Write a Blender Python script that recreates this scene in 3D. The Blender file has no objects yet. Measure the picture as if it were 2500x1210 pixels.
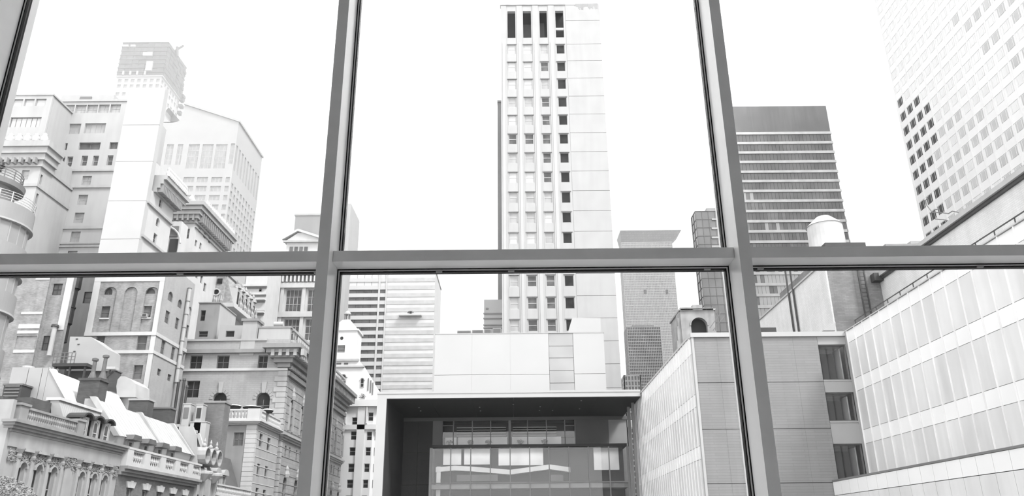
import bpy, math, random
from mathutils import Vector, Matrix

# ---------------------------------------------------------------- camera
SC = bpy.context.scene
COL = SC.collection
ZC = 12.0                       # eye height above the street (m)
FPX, PITCH, YAW, ROLL = 1887.0, 0.3616, 0.00194, -0.00969   # focal length in px of a 2500 px wide frame
_fw = Vector((math.sin(YAW)*math.cos(PITCH), math.cos(YAW)*math.cos(PITCH), math.sin(PITCH)))
_r0 = Vector((math.cos(YAW), -math.sin(YAW), 0))
_u0 = _r0.cross(_fw)
CR = _r0*math.cos(ROLL) + _u0*math.sin(ROLL)
CU = _u0*math.cos(ROLL) - _r0*math.sin(ROLL)
cam = bpy.data.cameras.new('camera')
cam.sensor_width = 36.0
cam.lens = FPX/2500*36.0
cam.clip_start, cam.clip_end = 0.05, 4000
co = bpy.data.objects.new('camera', cam)
COL.objects.link(co)
co.matrix_world = Matrix(((CR.x, CU.x, -_fw.x, 0), (CR.y, CU.y, -_fw.y, 0), (CR.z, CU.z, -_fw.z, ZC), (0, 0, 0, 1)))
SC.camera = co

# ---------------------------------------------------------------- light
W = bpy.data.worlds.new('overcast_sky')
SC.world = W
W.use_nodes = True
W.node_tree.nodes['Background'].inputs[0].default_value = (1, 1, 1, 1)
W.node_tree.nodes['Background'].inputs[1].default_value = 1.35
sun = bpy.data.lights.new('sun', 'SUN')
sun.energy, sun.angle = 2.1, math.radians(14)
so = bpy.data.objects.new('sun', sun)
COL.objects.link(so)
so.rotation_euler = Vector((0.50, -0.38, 0.78)).to_track_quat('Z', 'Y').to_euler()
VS = SC.view_settings
VS.view_transform, VS.look, VS.exposure, VS.gamma = 'Standard', 'None', 1.15, 1.0
VS.use_curve_mapping = False
SC.cycles.use_denoising = True
SC.cycles.max_bounces = 7
SC.cycles.use_adaptive_sampling = True
SC.cycles.adaptive_threshold = 0.02
SC.cycles.diffuse_bounces = 4
SC.cycles.transparent_max_bounces = 16

# ---------------------------------------------------------------- helpers: survey
def ray(x, y):
    return CR*(x-1250) + CU*(605-y) + _fw*FPX
def at_y(x, y, Y):
    v = ray(x, y); v = v*(Y/v.y); return Vector((v.x, v.y, v.z+ZC))
def at_x(x, y, X):
    v = ray(x, y); v = v*(X/v.x); return Vector((v.x, v.y, v.z+ZC))
def to_px(p):
    q = Vector(p) - Vector((0, 0, ZC)); d = q.dot(_fw)
    return (1250+FPX*q.dot(CR)/d, 605-FPX*q.dot(CU)/d)

class Fac:
    """a facade plane: S faces the museum (-Y), R faces the street (+X), L faces the garden (-X)"""
    def __init__(s, kind, c):
        s.kind, s.c = kind, c
        s.rot = {'S': 0, 'R': math.pi/2, 'L': -math.pi/2}[kind]
        s.n = {'S': Vector((0, -1, 0)), 'R': Vector((1, 0, 0)), 'L': Vector((-1, 0, 0))}[kind]
    def uv(s, x, y):
        if s.kind == 'S':
            p = at_y(x, y, s.c); return p.x, p.z
        p = at_x(x, y, s.c)
        return (p.y if s.kind == 'R' else -p.y), p.z
    def pt(s, u, v, w=0):
        if s.kind == 'S': return Vector((u, s.c-w, v))
        if s.kind == 'R': return Vector((s.c+w, u, v))
        return Vector((s.c-w, -u, v))
    def rect(s, x0, y0, x1, y1):
        xm, ym = (x0+x1)/2, (y0+y1)/2
        a, b = s.uv(x0, ym)[0], s.uv(x1, ym)[0]
        c, d = s.uv(xm, y1)[1], s.uv(xm, y0)[1]
        return min(a, b), max(a, b), min(c, d), max(c, d)
    def u(s, x, y): return s.uv(x, y)[0]
    def v(s, x, y): return s.uv(x, y)[1]

# ---------------------------------------------------------------- helpers: meshes
class MB:
    def __init__(s): s.V, s.F = [], []
    def add(s, vs, fs):
        k = len(s.V); s.V += [tuple(v) for v in vs]; s.F += [tuple(i+k for i in f) for f in fs]
        return s
    def hexa(s, p):   # p: 8 points, bottom ring 0-3 then top ring 4-7
        return s.add(p, [(0, 3, 2, 1), (4, 5, 6, 7), (0, 1, 5, 4), (1, 2, 6, 5), (2, 3, 7, 6), (3, 0, 4, 7)])
    def box(s, x0, x1, y0, y1, z0, z1):
        return s.hexa([(x0, y0, z0), (x1, y0, z0), (x1, y1, z0), (x0, y1, z0), (x0, y0, z1), (x1, y0, z1), (x1, y1, z1), (x0, y1, z1)])
    def fb(s, F, u0, u1, v0, v1, w0, w1):
        return s.hexa([F.pt(u0, v0, w1), F.pt(u1, v0, w1), F.pt(u1, v0, w0), F.pt(u0, v0, w0),
                       F.pt(u0, v1, w1), F.pt(u1, v1, w1), F.pt(u1, v1, w0), F.pt(u0, v1, w0)])
    def prism(s, F, poly, w0, w1):
        n = len(poly)
        vs = [F.pt(u, v, w1) for u, v in poly] + [F.pt(u, v, w0) for u, v in poly]
        return s.add(vs, [tuple(range(n)), tuple(range(2*n-1, n-1, -1))] + [(i, i+n, (i+1) % n+n, (i+1) % n) for i in range(n)])
    def ext(s, poly, a, b):   # poly of 3D points swept from offset a to offset b
        n = len(poly); a, b = Vector(a), Vector(b)
        vs = [Vector(p)+a for p in poly] + [Vector(p)+b for p in poly]
        return s.add(vs, [tuple(range(n)), tuple(range(2*n-1, n-1, -1))] + [(i, i+n, (i+1) % n+n, (i+1) % n) for i in range(n)])
    def cyl(s, p0, p1, r0, r1=None, n=12):
        r1 = r0 if r1 is None else r1
        p0, p1 = Vector(p0), Vector(p1); d = (p1-p0).normalized()
        a = d.orthogonal().normalized(); b = d.cross(a)
        vs = []
        for p, r in ((p0, r0), (p1, r1)):
            vs += [p + a*(r*math.cos(2*math.pi*i/n)) + b*(r*math.sin(2*math.pi*i/n)) for i in range(n)]
        return s.add(vs, [tuple(range(n-1, -1, -1)), tuple(range(n, 2*n))] + [(i, (i+1) % n, (i+1) % n+n, i+n) for i in range(n)])
    def lathe(s, c, prof, n=12):
        c = Vector(c); vs, fs = [], []
        for r, z in prof:
            vs += [c + Vector((r*math.cos(2*math.pi*i/n), r*math.sin(2*math.pi*i/n), z)) for i in range(n)]
        for k in range(len(prof)-1):
            fs += [(k*n+i, k*n+(i+1) % n, (k+1)*n+(i+1) % n, (k+1)*n+i) for i in range(n)]
        m = len(prof)-1
        fs += [tuple(range(n-1, -1, -1)), tuple(m*n+i for i in range(n))]
        return s.add(vs, fs)
    def tube(s, pts, r, n=6):
        for a, b in zip(pts[:-1], pts[1:]): s.cyl(a, b, r, r, n)
        return s
    def wall(s, F, u0, u1, v0, v1, holes=(), depth=.3, back=None):
        """a facade sheet with real openings, jambs as deep as the wall and closed edges"""
        H = []
        for h in holes:
            a, b, c, d = max(h[0], u0+.01), min(h[1], u1-.01), max(h[2], v0+.01), min(h[3], v1-.01)
            if b-a > .02 and d-c > .02: H.append((a, b, c, d, h[4] if len(h) > 4 else ''))
        us = sorted({u0, u1} | {h[0] for h in H} | {h[1] for h in H})
        vs = sorted({v0, v1} | {h[2] for h in H} | {h[3] for h in H})
        def q(a, b, c, d): s.add([F.pt(*a), F.pt(*b), F.pt(*c), F.pt(*d)], [(0, 1, 2, 3)])
        for j in range(len(vs)-1):
            vm = (vs[j]+vs[j+1])/2; i = 0
            row = [any(h[0] < (us[k]+us[k+1])/2 < h[1] and h[2] < vm < h[3] for h in H) for k in range(len(us)-1)]
            while i < len(row):
                if row[i]: i += 1; continue
                k = i
                while k+1 < len(row) and not row[k+1]: k += 1
                q((us[i], vs[j]), (us[k+1], vs[j]), (us[k+1], vs[j+1]), (us[i], vs[j+1])); i = k+1
        D = -depth
        for a, b, c, d, kind in H:
            if kind == 'arch':
                r = (b-a)/2; vc = d-r; N = 10
                A = [((a+b)/2 - r*math.cos(math.pi*t/N), vc + r*math.sin(math.pi*t/N)) for t in range(N+1)]
                for t in range(N):
                    p, p2 = A[t], A[t+1]
                    q((p[0], p[1]), (p2[0], p2[1]), (p2[0], d), (p[0], d))
                    q((p[0], p[1], 0), (p[0], p[1], D), (p2[0], p2[1], D), (p2[0], p2[1], 0))
                d = vc
            else:
                q((a, d, 0), (a, d, D), (b, d, D), (b, d, 0))
            q((a, c, 0), (b, c, 0), (b, c, D), (a, c, D))
            q((a, c, 0), (a, c, D), (a, d, D), (a, d, 0))
            q((b, c, 0), (b, d, 0), (b, d, D), (b, c, D))
        q((u0, v0, 0), (u0, v1, 0), (u0, v1, D), (u0, v0, D)); q((u1, v0, 0), (u1, v0, D), (u1, v1, D), (u1, v1, 0))
        q((u0, v1, 0), (u1, v1, 0), (u1, v1, D), (u0, v1, D)); q((u0, v0, 0), (u0, v0, D), (u1, v0, D), (u1, v0, 0))
        if back is not None: s.fb(F, u0, u1, v0, v1, D-back, D-.12)
        return s
    def mesh(s, name, mat, c=Vector((0, 0, 0)), smooth=False):
        me = bpy.data.meshes.new(name)
        me.from_pydata([(v[0]-c.x, v[1]-c.y, v[2]-c.z) for v in s.V], [], s.F)
        if isinstance(mat, (list, tuple)):
            for m in mat: me.materials.append(m)
        else: me.materials.append(mat)
        if smooth: me.shade_smooth()
        return me
    def build(s, name, mat, parent=None, smooth=False, label=None, stuff=False):
        xs = [v[0] for v in s.V]; ys = [v[1] for v in s.V]; zs = [v[2] for v in s.V]
        c = Vector(((min(xs)+max(xs))/2, (min(ys)+max(ys))/2, min(zs)))
        o = bpy.data.objects.new(name, s.mesh(name, mat, c, smooth))
        return place(o, c, parent, label, stuff)

WP = {}
def place(o, c, parent=None, label=None, stuff=False, rot=0):
    COL.objects.link(o)
    c = Vector(c); WP[o.name] = c
    if parent is not None:
        o.parent = parent; o.location = c - WP[parent.name]
    else: o.location = c
    if rot: o.rotation_euler = (0, 0, rot)
    if label: o['label'] = label
    if stuff: o['kind'] = 'stuff'
    return o
def thing(name, label, cat, loc, group=None):
    o = bpy.data.objects.new(name, None); o.empty_display_size = .5
    place(o, loc); o['label'] = label; o['category'] = cat
    if group: o['group'] = group
    return o
def tag(o, label, cat, group=None):
    o['label'] = label; o['category'] = cat
    if group: o['group'] = group
    return o
def struct(name, mb, mat):
    o = mb.build(name, mat); o['kind'] = 'structure'; return o

# ---------------------------------------------------------------- helpers: materials (a grey place: every colour is neutral)
MATS = {}
def M(name, g, rough=.75, spec=.3, var=.12, scale=.6, brick=None, streak=0., bump=0., metal=0., k=.47):
    if name in MATS: return MATS[name]
    g = g*k
    m = bpy.data.materials.new(name); m.use_nodes = True; MATS[name] = m
    nt = m.node_tree; b = nt.nodes['Principled BSDF']
    b.inputs['Roughness'].default_value = rough
    b.inputs['Specular IOR Level'].default_value = spec
    b.inputs['Metallic'].default_value = metal
    geo = nt.nodes.new('ShaderNodeNewGeometry')
    noi = nt.nodes.new('ShaderNodeTexNoise'); noi.inputs['Scale'].default_value = scale; noi.inputs['Detail'].default_value = 5
    nt.links.new(geo.outputs['Position'], noi.inputs['Vector'])
    mr = nt.nodes.new('ShaderNodeMapRange')
    mr.inputs['From Min'].default_value, mr.inputs['From Max'].default_value = .3, .7
    mr.inputs['To Min'].default_value, mr.inputs['To Max'].default_value = g*(1-var), min(.95, g*(1+var))
    nt.links.new(noi.outputs['Fac'], mr.inputs['Value'])
    val = mr.outputs[0]
    def mul(a, bb):
        n = nt.nodes.new('ShaderNodeMath'); n.operation = 'MULTIPLY'
        nt.links.new(a, n.inputs[0])
        if isinstance(bb, float): n.inputs[1].default_value = bb
        else: nt.links.new(bb, n.inputs[1])
        return n.outputs[0]
    if streak or brick:
        sx = nt.nodes.new('ShaderNodeSeparateXYZ'); nt.links.new(geo.outputs['Position'], sx.inputs[0])
        ad = nt.nodes.new('ShaderNodeMath'); nt.links.new(sx.outputs[0], ad.inputs[0]); nt.links.new(sx.outputs[1], ad.inputs[1])
        cb = nt.nodes.new('ShaderNodeCombineXYZ'); nt.links.new(ad.outputs[0], cb.inputs[0]); nt.links.new(sx.outputs[2], cb.inputs[1])
    if streak:   # rain streaks: noise stretched down the wall
        mp = nt.nodes.new('ShaderNodeMapping'); mp.inputs['Scale'].default_value = (1.6, .12, 1)
        nt.links.new(cb.outputs[0], mp.inputs['Vector'])
        n2 = nt.nodes.new('ShaderNodeTexNoise'); n2.inputs['Scale'].default_value = 1.; n2.inputs['Detail'].default_value = 4
        nt.links.new(mp.outputs[0], n2.inputs['Vector'])
        m2 = nt.nodes.new('ShaderNodeMapRange'); m2.inputs['From Min'].default_value = .35; m2.inputs['From Max'].default_value = .65
        m2.inputs['To Min'].default_value = 1-streak; m2.inputs['To Max'].default_value = 1.
        nt.links.new(n2.outputs['Fac'], m2.inputs['Value']); val = mul(val, m2.outputs[0])
    if brick:
        bw, bh, dk = brick
        bt = nt.nodes.new('ShaderNodeTexBrick')
        bt.inputs['Scale'].default_value = 1.; bt.inputs['Brick Width'].default_value = bw; bt.inputs['Row Height'].default_value = bh
        bt.inputs['Mortar Size'].default_value = bh*.09
        bt.inputs['Color1'].default_value = (1, 1, 1, 1); bt.inputs['Color2'].default_value = (dk, dk, dk, 1); bt.inputs['Mortar'].default_value = (dk*.85, dk*.85, dk*.85, 1)
        nt.links.new(cb.outputs[0], bt.inputs['Vector'])
        bwn = nt.nodes.new('ShaderNodeRGBToBW'); nt.links.new(bt.outputs['Color'], bwn.inputs[0]); val = mul(val, bwn.outputs[0])
    nt.links.new(val, b.inputs['Base Color'])
    if bump:
        bn = nt.nodes.new('ShaderNodeBump'); bn.inputs['Strength'].default_value = bump; bn.inputs['Distance'].default_value = .05
        n3 = nt.nodes.new('ShaderNodeTexNoise'); n3.inputs['Scale'].default_value = 6.; nt.links.new(geo.outputs['Position'], n3.inputs['Vector'])
        nt.links.new(n3.outputs['Fac'], bn.inputs['Height']); nt.links.new(bn.outputs[0], b.inputs['Normal'])
    return m
def clear_glass(name, tint=.96, refl=1.):
    """thin pane: mostly clear, a Schlick share of mirror reflection from either side"""
    m = bpy.data.materials.new(name); m.use_nodes = True; nt = m.node_tree; nt.nodes.clear()
    out = nt.nodes.new('ShaderNodeOutputMaterial'); mx = nt.nodes.new('ShaderNodeMixShader')
    tr = nt.nodes.new('ShaderNodeBsdfTransparent'); gl = nt.nodes.new('ShaderNodeBsdfGlossy'); lw = nt.nodes.new('ShaderNodeLayerWeight')
    tr.inputs[0].default_value = (tint, tint, tint, 1); gl.inputs['Roughness'].default_value = .02
    gl.inputs[0].default_value = (refl, refl, refl, 1); lw.inputs[0].default_value = .5
    pw = nt.nodes.new('ShaderNodeMath'); pw.operation = 'POWER'; pw.inputs[1].default_value = 5.; nt.links.new(lw.outputs['Facing'], pw.inputs[0])
    mr = nt.nodes.new('ShaderNodeMapRange'); mr.inputs['To Min'].default_value = .035; mr.inputs['To Max'].default_value = .9; nt.links.new(pw.outputs[0], mr.inputs['Value'])
    nt.links.new(mr.outputs[0], mx.inputs[0]); nt.links.new(tr.outputs[0], mx.inputs[1]); nt.links.new(gl.outputs[0], mx.inputs[2])
    nt.links.new(mx.outputs[0], out.inputs[0]); MATS[name] = m
    return m

# ---------------------------------------------------------------- helpers: windows
CACHE = {}
G_DARK = M('glass_dark', .06, .3, .08, .4, .8)
G_MID = M('glass_mid', .2, .3, .1, .35, .8)
G_LITE = M('glass_blind', .6, .3, .4, .15, .8)
G_PALE = M('glass_pale', .84, .3, .4, .08, .8)
PANES = {'d': G_DARK, 'm': G_MID, 'l': G_LITE, 'p': G_PALE}
FR_LIGHT = M('frame_light', .62, .5)
FR_MID = M('frame_grey', .3, .5)
FR_DARK = M('frame_dark', .09, .5)
FR_WHITE = M('frame_white', .85, .5)
FRAMES = {'L': FR_LIGHT, 'M': FR_MID, 'D': FR_DARK, 'W': FR_WHITE}
def win_mesh(w, h, pane, frame, nu, nv, t, kind):
    key = (w, h, pane, frame, nu, nv, t, kind)
    if key in CACHE: return CACHE[key]
    F0 = Fac('S', 0.); a = MB(); p = MB()
    w2, h2 = w/2, h/2
    if kind == 'arch':
        r = w2; vc = h2-r; N = 10
        A = [(-r*math.cos(math.pi*k/N), vc+r*math.sin(math.pi*k/N)) for k in range(N+1)]
        I = [(-(r-t)*math.cos(math.pi*k/N), vc+(r-t)*math.sin(math.pi*k/N)) for k in range(N+1)]
        for k in range(N): a.prism(F0, [A[k], I[k], I[k+1], A[k+1]], -.1, 0)
        a.fb(F0, -w2, -w2+t, -h2, vc, -.1, 0); a.fb(F0, w2-t, w2, -h2, vc, -.1, 0); a.fb(F0, -w2+t, w2-t, -h2, -h2+t, -.1, 0)
        p.prism(F0, [(-w2+t*.5, -h2+t*.5), (w2-t*.5, -h2+t*.5)] + [(x, y-.01) for x, y in reversed(I)], -.08, -.05)
        top = vc
    else:
        a.fb(F0, -w2, -w2+t, -h2, h2, -.1, 0); a.fb(F0, w2-t, w2, -h2, h2, -.1, 0)
        a.fb(F0, -w2+t, w2-t, -h2, -h2+t, -.1, 0); a.fb(F0, -w2+t, w2-t, h2-t, h2, -.1, 0)
        p.fb(F0, -w2+t*.5, w2-t*.5, -h2+t*.5, h2-t*.5, -.08, -.05)
        top = h2
    for k in range(1, nu): x = -w2+w*k/nu; a.fb(F0, x-t*.35, x+t*.35, -h2+t, top-t*.2, -.09, -.01)
    for k in range(1, nv): y = -h2+(top+h2)*k/nv; a.fb(F0, -w2+t, w2-t, y-t*.4, y+t*.4, -.09, -.01)
    CACHE[key] = (a.mesh('window', FRAMES[frame]), p.mesh('pane', PANES[pane]))
    return CACHE[key]
def window(F, parent, u0, u1, v0, v1, pane='d', frame='L', nu=1, nv=2, t=.1, r=.18, kind=''):
    w, h = round(u1-u0, 1 if u1-u0 > 1 else 2), round(v1-v0, 1 if v1-v0 > 1 else 2)
    fm, pm = win_mesh(w, h, pane, frame, nu, nv, t, kind)
    o = place(bpy.data.objects.new('window', fm), F.pt((u0+u1)/2, (v0+v1)/2, -r), parent, rot=F.rot)
    g = bpy.data.objects.new('pane', pm); COL.objects.link(g); g.parent = o
    return o
def facade(root, F, u0, u1, v0, v1, wins=(), mat=None, depth=.35, name='wall', back=None, label=None, **kw):
    """wins: (u0,u1,v0,v1[,kind[,pane[,frame[,nu[,nv]]]]])"""
    mb = MB(); mb.wall(F, u0, u1, v0, v1, [(a[0], a[1], a[2], a[3], a[4] if len(a) > 4 else '') for a in wins], depth, back)
    o = mb.build(name, mat, root, label=label)
    for a in wins:
        d = dict(kw); d['kind'] = a[4] if len(a) > 4 else ''
        for k, nm in ((5, 'pane'), (6, 'frame'), (7, 'nu'), (8, 'nv')):
            if len(a) > k: d[nm] = a[k]
        if a[0] > u0-.05 and a[1] < u1+.05: window(F, root, a[0], a[1], a[2], a[3], **d)
    return o
def pxwins(F, rects, *extra):
    return [F.rect(*r[:4]) + tuple(r[4:] if len(r) > 4 else extra) for r in rects]
def pieces(root, name, mesh_by, spots, cap=300, rot=0, mat=None):
    """spots: (world point, mesh). The largest in the picture become parts; what is past the limit is joined as stuff"""
    spots = sorted(spots, key=lambda s: (s[0]-Vector((0, 0, ZC))).length)
    for p, me in spots[:cap]:
        place(bpy.data.objects.new(name, me), p, root, rot=rot)
    if len(spots) > cap:
        mb = MB(); c, s_ = math.cos(rot), math.sin(rot)
        for p, me in spots[cap:]:
            mb.add([(p.x+v.co.x*c-v.co.y*s_, p.y+v.co.x*s_+v.co.y*c, p.z+v.co.z) for v in me.vertices], [tuple(f.vertices) for f in me.polygons])
        mb.build(name, mesh_by, root, stuff=True)
def inview(p, m=80):
    x, y = to_px(p); return -m < x < 2500+m and -m < y < 1210+m
rnd = random.Random(7)
def cornice(mb, F, u0, u1, v0, v1, proj, ret=(0, 0), steps=3):
    """stepped cornice: each course oversails the one below; ret runs it past the ends"""
    for k in range(steps):
        a, b = v0+(v1-v0)*k/steps, v0+(v1-v0)*(k+1)/steps
        w = proj*(k+1)/steps
        mb.fb(F, u0-ret[0]*w, u1+ret[1]*w, a, b, -.3, w)
    return mb
# ================================================================ the room and its window wall
PAINT = M('mullion_paint', .9, .22, .5, .05, 3., k=1.)
RUBBER = M('gasket_rubber', .012, .6, .2)
BEAD = M('glazing_bead_metal', .7, .35, .5, .05, 3., k=1.)
PLASTER = M('plaster_white', .86, .8, .2, .03, k=1.)
FLOORM = M('floor_boards', .75, .45, .4, .15, 1.2, k=1.)
CLEAR = clear_glass('window_glass', .985)
YG = 4.75; YM = 4.5; YT = 4.6
RX0, RX1, RY0, RZ0, RZ1 = -9.0, 9.0, -9.0, 10.4, 17.2
struct('floor', MB().box(RX0, RX1, RY0, 4.85, RZ0-.4, RZ0), FLOORM)
struct('ceiling', MB().box(RX0, RX1, RY0, 4.85, RZ1, RZ1+.4), PLASTER)
struct('wall_left', MB().box(RX0-.3, RX0, RY0, 4.85, RZ0-.4, RZ1+.4), PLASTER)
struct('wall_right', MB().box(RX1, RX1+.3, RY0, 4.85, RZ0-.4, RZ1+.4), PLASTER)
struct('wall_back', MB().box(RX0-.3, RX1+.3, RY0-.3, RY0, RZ0-.4, RZ1+.4), PLASTER)
wnd = bpy.data.objects.new('window_1', None); place(wnd, (0, YG, RZ0)); wnd['kind'] = 'structure'
FM, FT, FG = Fac('S', YM), Fac('S', YT), Fac('S', YG)
xl = (FM.u(776, 605), FM.u(804.5, 605)); xr = (FM.u(1803, 605), FM.u(1832.5, 605))
mw = ((xl[1]-xl[0])+(xr[1]-xr[0]))/2
xL, xR = sum(xl)/2, sum(xr)/2
x3 = FG.u(59, 0)-mw/2
x4 = xR + (xR-xL)+.05
MX = [x3-(xL-x3), x3, xL, xR, x4, x4+(xL-x3)]
for x in MX:
    MB().box(x-mw/2, x+mw/2, YM, YG+.16, RZ0, RZ1).build('mullion', PAINT, wnd)
zt1, zt0 = FT.v(1260, 608), FT.v(1260, 634)
zg0 = zt0
bays = list(zip([RX0]+[m+mw/2 for m in MX], [m-mw/2 for m in MX]+[RX1]))
for a, b in bays:
    MB().box(a+.001, b-.001, YT, YG+.1, zt0, zt1).build('transom', PAINT, wnd)
    for z0, z1 in ((RZ0, zt0), (zt1, RZ1)):
        for nm, o0, o1, mt, y0 in (('gasket', 0, .006, RUBBER, YG), ('glazing_bead', .006, .0145, BEAD, YG+.004), ('gasket', .0145, .020, RUBBER, YG+.008)):
            r = MB()
            r.box(a+o0, a+o1, y0, YG+.06, z0+o0, z1-o0); r.box(b-o1, b-o0, y0, YG+.06, z0+o0, z1-o0)
            r.box(a+o1, b-o1, y0, YG+.06, z0+o0, z0+o1); r.box(a+o1, b-o1, y0, YG+.06, z1-o1, z1-o0)
            r.build(nm, mt, wnd)
        MB().box(a+.021, b-.021, YG+.03, YG+.042, z0+.021, z1-.021).build('pane', CLEAR, wnd)
CLIPM = M('clip_plastic', .75, .5)
for px_ in (441, 775, 1072, 1248, 1727, 1857, 2395):
    x = FG.u(px_, 655)
    MB().box(x-.02, x+.02, YG-.004, YG+.01, zt0-.026, zt0-.016).build('clip', CLIPM, wnd)

# ================================================================ the ground
struct('ground', MB().box(-900, 900, 4.9, 1500, -.5, 0), M('pavement', .34, .9, .2, .2, .2))

# ================================================================ museum wing to the right: stone end wall, fritted glass sides
GRANITE = M('granite_grey', .45, .7, .3, .05, .5, brick=(1.6, .17, .93), streak=.05)
WHITEM = M('white_metal_panel', .78, .45, .3, .03)
FRIT = M('fritted_glass', 1.18, .3, .4, .06, .35, streak=.1)
FRITD = M('fritted_glass_dim', 1.1, .3, .4, .06, .35, streak=.12)
FRITW = M('fritted_spandrel', 1.36, .3, .4, .04, .35)
FINM = M('facade_fin', 1.4, .4)
JOINT = M('joint_shadow', .22, .8)
Yf, XB, XA = 49.73, 22.0, 11.88
ZR = 24.64
FS, FB, FA = Fac('S', Yf), Fac('L', XB), Fac('L', XA)
wing = thing('museum_wing', 'grey stone museum wing with pale fritted glass sides and a white roof edge', 'building', (17, 50, 0))
xs = FS.u(1995, 830)                       # start of the window strip
MB().box(XA+.15, xs, Yf+.3, 78, 0, ZR-.02).build('core', GRANITE, wing)
XE1, XE2 = Fac('S', 60.).u(2041, 800)-.4, Fac('S', 60.).u(2152, 705)-.5
MB().box(xs, XE1, Yf+1.6, 78, 0, ZR-.02).build('core', GRANITE, wing)
MB().box(XB+.5, XE2, 8, Yf+1.6, 0, ZR-.02).build('core', WHITEM, wing)
# stone panels of the end wall with open joints
zj = [0, 4, 8, 12, 15.17, 18.45, 21.40, ZR-.25]
xj = [XA+.1, FS.u(1768, 1000), FS.u(1945, 900), xs]
MB().box(XA+.12, xs-.02, Yf+.06, Yf+.31, 0, ZR-.25).build('joint_backing', JOINT, wing)
for i in range(len(xj)-1):
    for k in range(len(zj)-1):
        MB().box(xj[i]+.003, xj[i+1]-.003, Yf, Yf+.25, zj[k]+.02, zj[k+1]-.02).build('stone_panel', GRANITE, wing)
MB().box(XA-.05, XA+.1, Yf-.06, Yf+.3, 0, ZR).build('corner_trim', WHITEM, wing)
MB().box(XA-.1, XB+.05, Yf-.12, Yf+.5, ZR-.25, ZR+.05).build('coping', WHITEM, wing)
# window strip beside the glass side
STRIPM = M('strip_panel', .62, .5, .3, .06)
strips = [(24.38, 23.85, 'spandrel'), (21.53, 20.72, 'spandrel'), (18.72, 17.5, 'spandrel')]
for z1, z0, nm in strips:
    MB().box(xs+.03, XB-.03, Yf+.05, Yf+1.5, z0, z1).build(nm, STRIPM, wing)
for z0, z1 in ((21.53, 23.85), (18.9, 20.72), (15.3, 17.5)):
    fr = MB(); t = .07
    for a, b, c, d in ((xs+.03, xs+.03+t, z0, z1), (XB-.1, XB-.03, z0, z1), (xs+.1, XB-.1, z0, z0+t), (xs+.1, XB-.1, z1-t, z1)):
        fr.box(a, b, Yf+.25, Yf+.4, c, d)
    w = fr.build('window', FR_MID, wing)
    MB().box(xs+.09, XB-.09, Yf+.31, Yf+.335, z0+.06, z1-.06).build('pane', CLEAR, w)
    MB().box(xs+.05, XB-.4, Yf+1.35, Yf+1.5, z0, z1-.35).build('room_wall', M('room_dark', .1, .8), w)
    MB().box(XB-.4, XB-.32, Yf+.45, Yf+1.5, z0, z1-.2).build('blind', M('blind_fabric', .55, .8), w)
    MB().box(xs+.03, XB, Yf+.02, Yf+.3, z0-.1, z0).build('sill', STRIPM, w)
MB().box(xs, XB, Yf+.1, Yf+.3, 18.72, 18.88).build('sill_band', FR_WHITE, wing)
# fritted glass sides: panes one by one between fins
bands = [(23.85, ZR, FRITW), (21.53, 23.85, FRIT), (20.70, 21.53, FRITW), (18.29, 20.70, FRIT), (17.44, 18.29, FRITW), (15.55, 17.44, FRITD)]
pm = {}
P = 1.205
def pane_mesh(w, h, mt, nm='pane'):
    k = (round(w, 3), round(h, 3), mt.name)
    if k not in pm:
        pm[k] = MB().fb(Fac('S', 0.), -w/2+.012, w/2-.012, -h/2+.015, h/2-.015, -.05, 0).mesh(nm, mt)
    return pm[k]
spots = []; fins = []
nb = int((Yf-20)/P)
for i in range(nb):
    y = Yf-.35-P*(i+.5)
    for z0, z1, mt in bands:
        p = Vector((XB, y, (z0+z1)/2))
        q = to_px(p)
        if q[0] < 2620 and 500 < q[1] < 1300:
            m2 = mt
            if mt is FRIT and rnd.random() < .28: m2 = FRITD
            if mt is FRITD and rnd.random() < .4: m2 = FRIT
            spots.append((p, pane_mesh(P, z1-z0, m2)))
pieces(wing, 'pane', FRIT, spots, rot=FB.rot)
for i in range(nb+1):
    y = Yf-.35-P*i
    MB().box(XB-.07, XB+.03, y-.02, y+.02, 15.55, ZR).build('fin', FINM, wing)
MB().box(XB+.03, XB+.45, 8, Yf-.02, 15.2, ZR-.03).build('spandrel_backing', M('backing_pale', .7, .8), wing)
MB().box(XB-.04, XB+.6, Yf-.36, Yf+.1, 15.3, ZR).build('corner_mullion', STRIPM, wing)
MB().box(XB-.08, XB+.5, 8, Yf, ZR, ZR+.06).build('coping', WHITEM, wing)
# lower block that steps out
XL2, ZL2 = 19.72, 15.2
MB().box(XL2+.3, XB+.4, 8, Yf-.05, 0, ZL2-.05).build('lower_core', M('backing_pale', .7), wing)
sp = []
for i in range(nb):
    y = Yf-.05-P*(i+.5)
    for z0, z1, mt in ((14.4, ZL2, FRITW), (11.9, 14.4, FRIT)):
        p = Vector((XL2, y, (z0+z1)/2))
        if to_px(p)[0] < 2620: sp.append((p, pane_mesh(P, z1-z0, mt)))
pieces(wing, 'lower_pane', FRIT, sp, rot=FB.rot)
MB().box(XL2-.03, XB+.3, 8, Yf-.03, ZL2, ZL2+.1).build('ledge', FR_MID, wing)
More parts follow.
